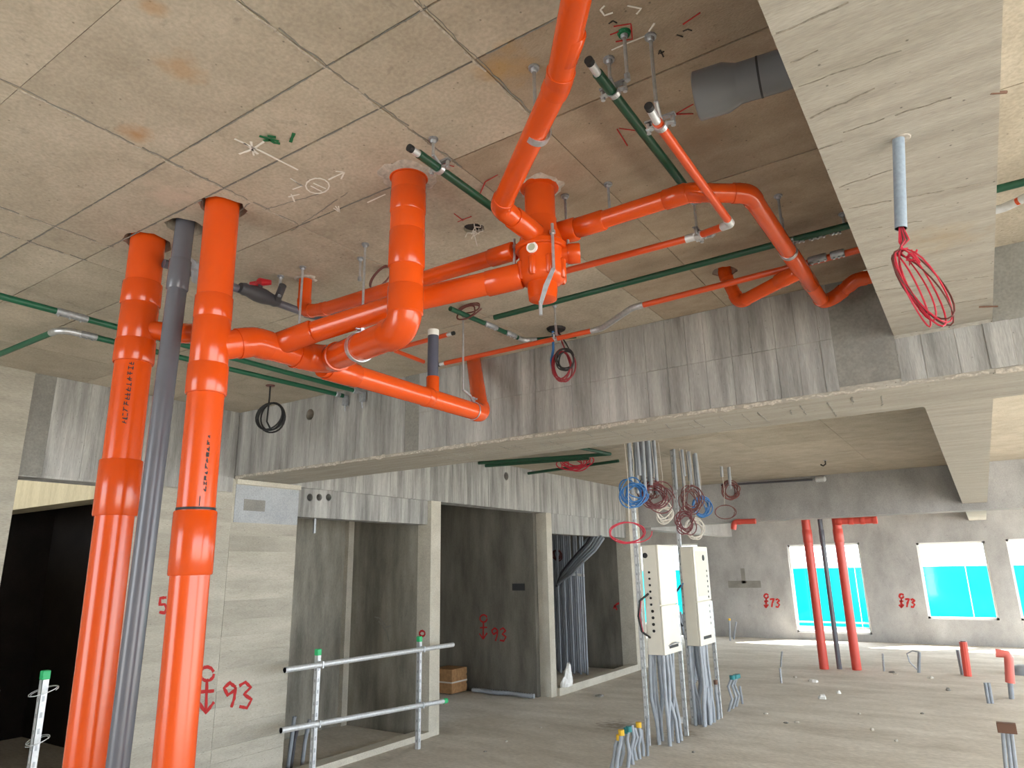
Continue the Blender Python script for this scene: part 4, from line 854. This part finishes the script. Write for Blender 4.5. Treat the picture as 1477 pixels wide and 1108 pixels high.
for j in range(7):
    for i in range(n):
        a = 6.2832*i/n; r_ = (.13-.016*j)*rr.uniform(.6, 1.2); m.v.append(c+V((math.cos(a)*r_*.5, math.sin(a)*r_+.014*j, .045*j*rr.uniform(.85, 1.15))))
for j in range(6):
    for i in range(n): m.f.append([j*n+i, j*n+(i+1) % n, (j+1)*n+(i+1) % n, (j+1)*n+i])
m.f.append([6*n+i for i in range(n)]); m.f.append([i for i in reversed(range(n))])
tag(m.build('plastic_bag', BAG, smooth=False, origin=c), 'crumpled white plastic bag on the kerb of the conduit shaft', 'bag')
# conduits rising in the shaft
for k in range(15):
    px = 801+3.15*k; b = Y(px+2, 972-.2*k, 10.2-.12*(k % 3)); b = V((b.x, b.y, 0))
    o = MB()
    if k in (9, 12): pts = [b, b+V((0, 0, 1.55)), b+V((.05, 0, 1.75)), b+V((.30, -.05, 2.0)), b+V((.5, -.08, 2.12))]
    else: pts = [b, b+V((.0, 0, 1.2)), b+V((.01, 0, 2.6))]
    o = o.tube(pts, .0205, 10).build('shaft_conduit', GREY_S, origin=b)
    tag(o, ORD[k]+' upright grey conduit from the left inside the dark shaft' if k not in (9, 12) else ORD[k]+' grey conduit from the left in the shaft, curving right at its top', 'conduit', 'conduits rising in the shaft')
for k in range(5):
    dx = 3.2*k; a = Y(803+dx*.5, 846-2*k, 9.95-.05*k); pts = [a, Y(810+dx, 826+1.0*k, 9.9-.055*k), Y(826+dx, 806+1.6*k, 9.9-.055*k), Y(846+dx, 784+2.4*k, 9.9-.055*k), Y(858+dx, 764+3*k, 9.9-.055*k)]
    tag(MB().tube(pts, .021, 10).build('curved_conduit', GREY_S if k else DARKG, origin=a), ORD[k]+' of the conduits sweeping up to the right across the shaft, from the top', 'conduit', 'conduits sweeping across the shaft')
a = Y(820, 828, 10.0); b = Y(845, 830, 10.0); tag(MB().obox((a+b)/2-V((0, .05, 0)), (b-a)/2, V((0, .004, 0)), V((0, 0, .02))).build('conduit_clip', WHITE, smooth=False, origin=a), 'white strip clip across the shaft conduits', 'clip')
a = Y(803, 800, 10.02); tag(coil(a, V((.06, .02, 0)), V((0, 0, .07)), 4, .012, '', 2, .15).build('cable_coil', BROWN_W, origin=a), 'small brown cable coil at the left of the shaft conduits', 'cable coil')

# ------------------------------------------------------------------ distribution panels, their posts and conduits
def panel_box(x0, x1, y0, y1, z0, z1, label, style):
    t = thing('distribution_panel', ((x0+x1)/2, (y0+y1)/2, z0), label, 'electrical panel', 'distribution panels')
    MB().box((x0, y0, z0), (x1-.02, y1, z1)).build('housing', CREAM, t, smooth=False, bevel=.006)
    zm_ = z0+(z1-z0)*.44
    if style == 0:
        d = MB().box((x1-.02, y0+.0, zm_+.004), (x1, y1, z1)).build('upper_cover', CREAM, t, smooth=False, bevel=.005)
        d2 = MB().box((x1-.02, y0+.0, z0), (x1, y1, zm_-.004)).build('lower_cover', CREAM, t, smooth=False, bevel=.005)
        MB().box((x1-.004, y0+.12, z0+.05), (x1+.004, y1-.08, z0+.075)).build('cable_slot', BLACK, d2, smooth=False)
        MB().tube([V((x1+.004, y0+.10, z0+.075)), V((x1+.03, y0+.2, z0+.10)), V((x1+.004, y1-.06, z0+.08))], .006, 8).build('wire_handle', GALVD, d2)
        yk = y0-.002; xk = (x0+x1)/2-.02
        for zz in (z1-.10,): MB().cyl(V((xk-.03, yk+.004, zz)), V((xk-.03, yk-.003, zz)), .026, 16).build('knockout', BLACK, t)
        for i in range(6): MB().cyl(V((xk, yk+.004, z1-.26-.06*i)), V((xk, yk-.003, z1-.26-.06*i)), .011, 12).build('knockout', BLACK, t)
        for i in range(4): MB().cyl(V((xk+.01, yk+.004, z1-.62-.06*i)), V((xk+.01, yk-.003, z1-.62-.06*i)), .014, 12).build('knockout', BLACK, t)
        cpts = [V((xk-.02, y0-.01, z1-.46)), V((xk-.07, y0-.10, z1-.52)), V((xk-.09, y0-.115, z1-.66)), V((xk-.07, y0-.10, z1-.80)), V((xk-.03, y0-.01, z1-.86))]
        MB().tube(cpts, .011, 8).build('looped_cable', BLACK, t)
        MB().tube([p+V((.012, 0, 0)) for p in cpts[1:4]], .004, 6).build('red_lead', RED_W, t)
    else:
        f = MB().box((x1-.02, y0, zm_), (x1, y1, z1)).build('upper_cover', CREAM, t, smooth=False, bevel=.005)
        d2 = MB().box((x1-.02, y0, z0), (x1, y1, zm_-.006)).build('lower_cover', CREAM, t, smooth=False, bevel=.005)
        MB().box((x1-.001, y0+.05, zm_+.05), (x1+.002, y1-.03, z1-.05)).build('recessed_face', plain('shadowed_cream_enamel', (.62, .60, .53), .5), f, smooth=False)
        MB().cyl(V((x1-.002, y1-.17, z1-.12)), V((x1+.006, y1-.17, z1-.12)), .032, 16).build('knockout', BLACK, f)
        for i in range(6): MB().cyl(V((x1-.002, y1-.09, z1-.26-.055*i)), V((x1+.004, y1-.09, z1-.26-.055*i)), .013, 12).build('knockout', BLACK, f)
        for i in range(4): MB().cyl(V((x1-.002, y1-.09, zm_-.06-.06*i)), V((x1+.004, y1-.09, zm_-.06-.06*i)), .014, 12).build('knockout', GALVD, d2)
        MB().box((x1-.004, y0+.10, z0+.06), (x1+.004, y1-.12, z0+.09)).build('cable_slot', BLACK, d2, smooth=False)
        cpts = [V((x0-.02, y0, z1-.40)), V((x0-.10, y0-.05, z1-.52)), V((x0-.12, y0-.06, z1-.68)), V((x0-.03, y0-.01, z1-.82))]
        MB().tube(cpts, .011, 8).build('looped_cable', BLACK, t)
        MB().tube([p+V((.03, 0, .02)) for p in cpts[:3]], .005, 6).build('blue_lead', BLUE_W, t)
    return t
panel_box(-2.80, -2.63, 6.50, 6.93, .775, 1.79, 'cream electrical panel box nearer the viewer, on slotted posts', 0)
panel_box(-2.74, -2.59, 7.40, 7.86, .77, 1.785, 'cream electrical panel box behind the nearer one, to its right', 1)
slotted_post('slotted_post', (-2.83, 6.44, 0), ZC, 'tall slotted steel post on the left of the nearer panel box', 'post', group='posts carrying the panel boxes')
slotted_post('slotted_post', (-2.66, 6.97, 0), ZC*.42, 'slotted steel post under the right side of the nearer panel box', 'post', group='posts carrying the panel boxes')
slotted_post('slotted_post', (-2.765, 7.47, 0), ZC, 'tall slotted steel post on the left of the rear panel box', 'post', group='posts carrying the panel boxes')
slotted_post('slotted_post', (-2.62, 7.90, 0), ZC*.42, 'slotted steel post under the right side of the rear panel box', 'post', group='posts carrying the panel boxes')
rr = random.Random(11)
for (x0, x1, y0, y1, zt, lb) in ((-2.79, -2.66, 6.52, 6.76, .775, '-row grey conduit of the bundle below the nearer panel box'), (-2.73, -2.62, 7.42, 7.62, .77, '-row grey conduit of the bundle below the rear panel box')):
    for k in range(10):
        a = V((x0+(x1-x0)*(k % 2)+rr.uniform(-.01, .01), y0+(y1-y0)*(k//2)/4, 0)); w1 = rr.uniform(-.03, .03); w2 = rr.uniform(-.04, .04)
        pts = [a+V((w2, w1, 0)), a+V((w2*.6, w1*1.3, zt*.25)), a+V((-w2*.5, w1*.4, zt*.5)), a+V((-w2*.3, -w1*.6, zt*.75)), a+V((0, 0, zt+.0))]
        tag(MB().tube(pts, .0175, 10).build('panel_conduit', GREY_L, origin=pts[0]), ORD[k//2]+(' nearer' if k % 2 else ' farther')+lb, 'conduit', 'conduits feeding the nearer panel' if x0 < -2.75 else 'conduits feeding the rear panel')
for (x0, y0, n, dy, zb, lb, grp) in ((-2.79, 6.34, 9, .055, 2.33, ' grey conduit from the left hanging from the ceiling above the nearer panel', 'ceiling conduits above the nearer panel'), (-2.72, 7.40, 7, .09, 2.42, ' grey conduit from the left hanging from the ceiling above the rear panel', 'ceiling conduits above the rear panel'), (-2.73, 9.18, 3, .13, 2.62, ' grey conduit stub from the left on the ceiling beyond the panels', 'ceiling conduits beyond the panels')):
    for k in range(n):
        a = V((x0+.055*(k % 2)+.008*k, y0+dy*k, ZC+.004)); zz = zb+rr.uniform(-.06, .14)
        tag(MB().tube([a, V((a.x+rr.uniform(-.01, .01), a.y, zz))], .0185, 10).build('ceiling_conduit', GREY_L, origin=a), ORD[k]+lb, 'conduit', grp)
def hang_coil(px, py, x, ru, rv, loops, wire, mat, label, seed, zt=2.45, jit=.24):
    c = X(px, py, x); t = thing('wire_coil', V((c.x, c.y, ZC)), label, 'wire coil', 'wire coils hanging over the panels')
    coil(c, V((ru*.75, ru*.65, 0)), V((0, 0, rv)), loops, wire, '', seed, jit, seg=22).build('loops', mat, t)
    MB().tube([V((c.x, c.y, ZC+.003)), lerp(V((c.x, c.y, ZC)), c, .5)+V((.015, .01, 0)), c+V((0, 0, rv))], .0035, 6).build('lead', WHITE_W, t)
hang_coil(914, 711, -2.70, .10, .10, 8, .007, BLUE_W, 'blue wire coil left above the nearer panel box', 1)
hang_coil(944, 714, -2.68, .12, .11, 9, .006, plain('maroon_wire', (.14, .03, .035), .55), 'maroon wire coil right of the blue coil above the nearer panel', 2)
hang_coil(936, 704, -2.76, .09, .09, 6, .006, BROWN_W, 'brown wire coil between the blue and maroon coils', 8)
hang_coil(957, 740, -2.68, .085, .085, 6, .007, WHITE_W, 'white wire coil low above the nearer panel box', 3)
hang_coil(908, 768, -2.72, .18, .10, 3, .005, RED_W, 'wide loose red wire loop beside the top of the nearer panel', 4, 2.30, .1)
hang_coil(996, 722, -2.62, .10, .12, 8, .006, BROWN_W, 'brown wire coil above the rear panel box', 5)
hang_coil(1012, 732, -2.62, .08, .10, 6, .007, BLUE_W, 'blue wire coil right above the rear panel box', 6)
hang_coil(989, 752, -2.64, .10, .12, 7, .006, plain('maroon_wire', (.14, .03, .035), .55), 'maroon wire coil low above the rear panel box', 7)
hang_coil(1005, 762, -2.62, .085, .09, 5, .006, WHITE_W, 'white wire coil just above the rear panel box', 9)
hang_coil(1055, 709, -2.70, .10, .10, 6, .008, BROWN_W, 'brown wire coil hanging beyond the panels', 10, 2.65)
hang_coil(1046, 739, -2.72, .14, .09, 2, .006, BROWN_W, 'thin brown wire ring hanging low beyond the panels', 12, 2.6, .05)
# leaning tubes behind the rear panel
for k in range(3):
    a = Z(1003+2*k, 985-3*k, 0); b = Y(977+4*k, 880+3*k, a.y+.35)
    tag(MB().tube([a, lerp(a, b, .5)+V((.02, 0, 0)), b], .020, 10).build('leaning_conduit', GREY_S, origin=a), ORD[k]+' grey conduit from the left leaning behind the rear panel box', 'conduit', 'conduits leaning behind the rear panel')

# ------------------------------------------------------------------ stubs out of the floor
def stub(name, px, py, tx, ty, r, mat, label, cat='conduit', group=None, bend=.0, capm=None, cr=None):
    a = Z(px, py, 0); b = Y(tx, ty, a.y)
    t = thing(name, a, label, cat, group); pts = [a-V((0, 0, .02)), lerp(a, b, .35)+V((bend, 0, 0)), lerp(a, b, .7)-V((bend, 0, 0)), b]
    MB().tube(pts, r, 10).build('tube', mat, t)
    if capm: MB().cyl(b-V((0, 0, .03)), b+V((0, 0, .012)), cr or r*1.25, 10).build('cap', capm, t)
    return t
sg_ = 'conduit stubs before the nearer panel'
A_ = [(880, 1110, 893, 1062, YELLOW), (889, 1112, 896, 1055, YELLOW), (893, 1104, 904, 1052, TEAL), (905, 1106, 907, 1050, TEAL), (913, 1102, 911, 1046, None), (918, 1096, 915, 1050, None), (923, 1094, 921, 1044, YELLOW), (928, 1090, 925, 1052, None)]
LBL = ['leftmost yellow-taped conduit stub of the floor cluster', 'second yellow-taped conduit stub of the floor cluster', 'teal-taped conduit stub next to the yellow ones', 'teal-taped conduit stub in the middle of the floor cluster', 'plain grey conduit stub right of the teal tape', 'plain grey conduit stub in the right half of the floor cluster', 'single yellow-tipped conduit stub on the right of the floor cluster', 'last plain grey conduit stub of the floor cluster']
for (px, py, tx, ty, c), lb in zip(A_, LBL): stub('floor_conduit', px, py, tx, ty, .0165, GREY_L, lb, 'conduit', sg_, random.uniform(-.02, .02), c, .026 if c else None)
stub('floor_conduit', 934, 1090, 934, 1036, .013, GREY_S, 'taller thin grey conduit standing between the stub cluster and the nearer panel', 'conduit')
for k, (px, py, tx, ty) in enumerate(((1024, 1046, 1020, 992), (1030, 1042, 1026, 990), (1036, 1038, 1032, 983))): stub('floor_conduit', px, py, tx, ty, .017, GREY_L, ['nearest grey conduit stub right of the rear panel bundle', 'middle grey conduit stub right of the rear panel bundle', 'tallest grey conduit stub right of the rear panel bundle'][k], 'conduit', 'stubs right of the rear panel', .005, RUSTY if k == 2 else None)
for k, (px, py, tx, ty) in enumerate(((1050, 1026, 1056, 976), (1056, 1022, 1061, 975), (1061, 1019, 1064, 974))): stub('floor_conduit', px, py, tx, ty, .015, GREY_L, ['teal-taped bent conduit stub beside the rear panel, nearest', 'teal-taped bent conduit stub beside the rear panel, middle', 'teal-taped bent conduit stub beside the rear panel, farthest'][k], 'conduit', 'teal-taped stubs', .03, TEAL, .03)
stub('floor_conduit', 1071, 1015, 1067, 990, .014, GREY_S, 'short slanted stub right of the teal-taped stubs', 'conduit')
stub('floor_conduit', 1053, 924, 1052, 893, .02, GREY_S, 'yellow-tipped conduit stub at the foot of the far wall', 'conduit', capm=YELLOW)
stub('floor_conduit', 1058, 922, 1062, 897, .02, GREY_S, 'plain conduit stub beside the yellow-tipped one at the far wall', 'conduit')
stub('rebar_stub', 1126, 962, 1128, 940, .014, GALVD, 'thin steel stub on the open floor left of the red pipes, farther', 'rebar')
stub('rebar_stub', 1127, 985, 1125, 964, .014, GALVD, 'thin steel stub on the open floor left of the red pipes, nearer', 'rebar')
stub('rebar_stub', 1275, 968, 1273, 943, .014, GALVD, 'thin steel stub just right of the standing red pipes', 'rebar')
lw = stub('floor_conduit', 1325, 970, 1326, 941, .022, GREY_S, 'conduit stub with a drooping wire loop, far floor', 'conduit')
a = Z(1325, 970, 0); MB().tube([Y(1326, 941, a.y), Y(1316, 939, a.y), Y(1308, 943, a.y), Y(1312, 955, a.y), Y(1324, 967, a.y)], .010, 6).build('wire_loop', GALVD, lw)
stub('floor_conduit', 1388, 973, 1381, 938, .022, GREY_S, 'thin grey conduit left of the tapered red stub', 'conduit')
stub('red_pipe_stub', 1396, 975, 1389, 926, .05, RED_P, 'tapered red pipe stub standing on the far floor', 'pipe', capm=BROWN_W, cr=.035)
e = stub('floor_conduit', 1459, 1008, 1454, 950, .028, GREY_S, 'dark conduit stub with a pink elbow at the right edge', 'conduit')
a = Z(1459, 1008, 0); pk = plain('pale_red_pvc', (.70, .16, .13), .5)
MB().tube([Y(1457, 985, a.y), Y(1455, 950, a.y), Y(1452, 944, a.y), Y(1436, 942, a.y)], .05, 12).build('elbow', pk, e)
for k, dx in enumerate((0, 5)): stub('floor_conduit', 1428+dx-2, 1015, 1421+dx, 985, .018, GREY_S, ['left one of two short grey stubs near the right edge', 'right one of two short grey stubs near the right edge'][k], 'conduit')
t = stub('capped_conduits', 1452, 1122, 1446, 1050, .014, GREY_L, 'three grey conduits under one rusty cap at the lower right', 'conduit')
a = Z(1452, 1122, 0)
for dx in (8, 15): MB().tube([Z(1452+dx, 1122, 0), Y(1446+dx*.8, 1050, a.y)], .014, 10).build('tube', GREY_L, t)
c = Y(1452, 1050, a.y); MB().obox(c, V((.062, 0, 0)), V((0, .035, 0)), V((0, 0, .035))).build('rusty_cap', RUSTY, t, smooth=False, bevel=.004)

# far trio of pipes and red horizontals
for nm, px, py, tx, r_, mt, lb in (('red_pipe_stack', 1189, 965, 1172, .068, RED_P, 'left standing red pipe in front of the far door-height window'), ('red_pipe_stack', 1236, 966, 1208, .068, RED_P, 'right standing red pipe in front of the far door-height window'), ('grey_pipe_stack', 1211, 965, 1188, .036, GREY_P, 'thin grey pipe between the two standing red pipes')):
    a = Z(px, py, 0); t = thing(nm, a, lb, 'pipe'); MB().cyl(a-V((0, 0, .02)), V((a.x, a.y, ZC+.004)), r_, 18).build('pipe', mt, t)
    sleeve(t, a+V((0, 0, 1.9)), a+V((0, 0, 2.1)), r_*1.1, mt)
y_ = Z(1236, 966, 0).y-.06
t = thing('red_pipe_run', Y(1205, 751, y_), 'red horizontal pipe under the far beam above the standing pipes', 'pipe')
pipe_run(t, [Y(1205, 752, y_), Y(1263, 750, y_)], .055, RED_P, RED_P)
for s_ in (0, .34, .66, 1): sleeve(t, lerp(Y(1207, 752, y_), Y(1258, 750, y_), s_), lerp(Y(1207, 752, y_), Y(1258, 750, y_), s_)+V((.07, 0, 0)), .064, RED_P)
y_ = 11.17
t = thing('red_pipe_run', Y(1056, 754, y_), 'short red pipe with an elbow under the far beam, left of the standing pipes', 'pipe')
pipe_run(t, [Y(1058, 764, y_), Y(1059, 753, y_), Y(1090, 752, y_)], .04, RED_P, RED_P, R=.06)

# ------------------------------------------------------------------ far bay ceiling services
for k, (a, b, lb) in enumerate((((690, 668), (880, 655), 'green conduit nearest the middle beam in the far bay'), ((700, 672), (850, 661), 'second green conduit from the middle beam in the far bay'), ((762, 683), (892, 665), 'green conduit in front of the hanging grey conduits'), ((832, 645), (880, 655), 'short slanting green conduit joining the far bay run'))):
    conduit('green_conduit', [Z(*a, 2.79), Z(*b, 2.79)], GREEN, lb, 'green conduits in the far bay', r=.019)
p = Z(826, 662, ZC); t = thing('cable_coil', p, 'tangle of red wires among the far bay green conduits', 'cable coil')
ctr = Y(828, 668, p.y); coil(ctr, V((.13, .05, 0)), V((0, 0, .075)), 7, .007, '', 5, .3, tail=p).build('loops', RED_W, t)
conduit('dark_conduit', [Z(1040, 700, 2.80), Z(1172, 692, 2.80)], DARKG, 'dark conduit along the far beam with a pale oval end', None, r=.016)
a = Z(1175, 692, 2.80); tag(MB().lathe(a, (1, 0, 0), [(0, .02), (.02, .045), (.14, .045), (.16, .02)], 14).build('junction_box', GALVP, origin=a), 'pale oval junction box at the end of the dark conduit', 'junction box')
a = Z(1190, 664, ZC); t = thing('ceiling_hook', a, 'small dark hook in the far bay ceiling', 'hook'); MB().tube([a, a-V((0, 0, .05)), a-V((.03, 0, .07)), a-V((.06, 0, .05))], .009, 8).build('hook', BLACK, t); MB().lathe(a-V((0, 0, .008)), (0, 0, 1), [(0, .02), (.01, .025)], 10).build('plate', GALVD, t)

# ------------------------------------------------------------------ rubble on the floor
RB = [(1173, 983, .075, .03), (1187, 1008, .055, .05), (1210, 1000, .03, .03), (1287, 970, .05, .02), (1292, 972, .04, .02), (1342, 978, .05, .03), (1368, 996, .035, .03), (1258, 1053, .025, .02), (1293, 1069, .02, .018), (1134, 1043, .03, .012), (1149, 1042, .03, .015), (1105, 1030, .03, .015), (865, 1004, .07, .02), (983, 1042, .05, .05), (730, 1070, .02, .01), (700, 1085, .018, .01), (1147, 977, .03, .02), (1076, 916, .06, .03), (1000, 1085, .02, .012), (780, 1050, .02, .01), (1240, 1030, .02, .01), (1330, 1030, .025, .012)]
for k, (px, py, r_, h_) in enumerate(RB):
    c = Z(px, py, 0); rr = random.Random(k); m = MB(); n = 8
    for j, (s_, zz) in enumerate(((1, -.01), (.95, h_*.5), (.5, h_))):
        for i in range(n): m.v.append(V((c.x+math.cos(i*.785)*r_*s_*rr.uniform(.6, 1.1), c.y+math.sin(i*.785)*r_*s_*rr.uniform(.6, 1.1), zz*rr.uniform(.8, 1.2)+fz(c.x, c.y)-.004)))
    for j in range(2):
        for i in range(n): m.f.append([j*n+i, j*n+(i+1) % n, (j+1)*n+(i+1) % n, (j+1)*n+i])
    m.f.append([2*n+i for i in range(n)]); m.f.append([i for i in reversed(range(n))])
    wh = k in (0, 1, 2, 13)
    o = m.build('rubble_piece', WHITE if wh else (STONE if k % 3 else M_STRIP), smooth=False, origin=c)
    tag(o, {0: 'flat white scrap on the far floor left of the red pipes', 1: 'white lump nearest on the floor below the red pipes', 2: 'small white crumb below the red pipes', 13: 'round white lump between the two conduit bundles'}.get(k, ORD[sorted(q_[0] for i_, q_ in enumerate(RB) if i_ not in (0, 1, 2, 13)).index(px) if k not in (0, 1, 2, 13) else 0]+' grey concrete crumb from the left on the bare floor'), 'rubble', None if wh else 'rubble crumbs on the floor')
c = Z(1476, 972, 0); m = MB(); n = 12
for s_, zz in ((1, -.01), (.9, .05), (.6, .10), (.25, .12)):
    for i in range(n): m.v.append(V((c.x+math.cos(i*6.2832/n)*.22*s_*random.uniform(.85, 1.1), c.y+math.sin(i*6.2832/n)*.2*s_, zz)))
for j in range(3):
    for i in range(n): m.f.append([j*n+i, j*n+(i+1) % n, (j+1)*n+(i+1) % n, (j+1)*n+i])
m.f.append([3*n+i for i in range(n)])
tag(m.build('cloth_heap', GREY_S, origin=c), 'low grey heap of cloth at the right edge of the floor', 'cloth')
# muddy spot at the conduit roots
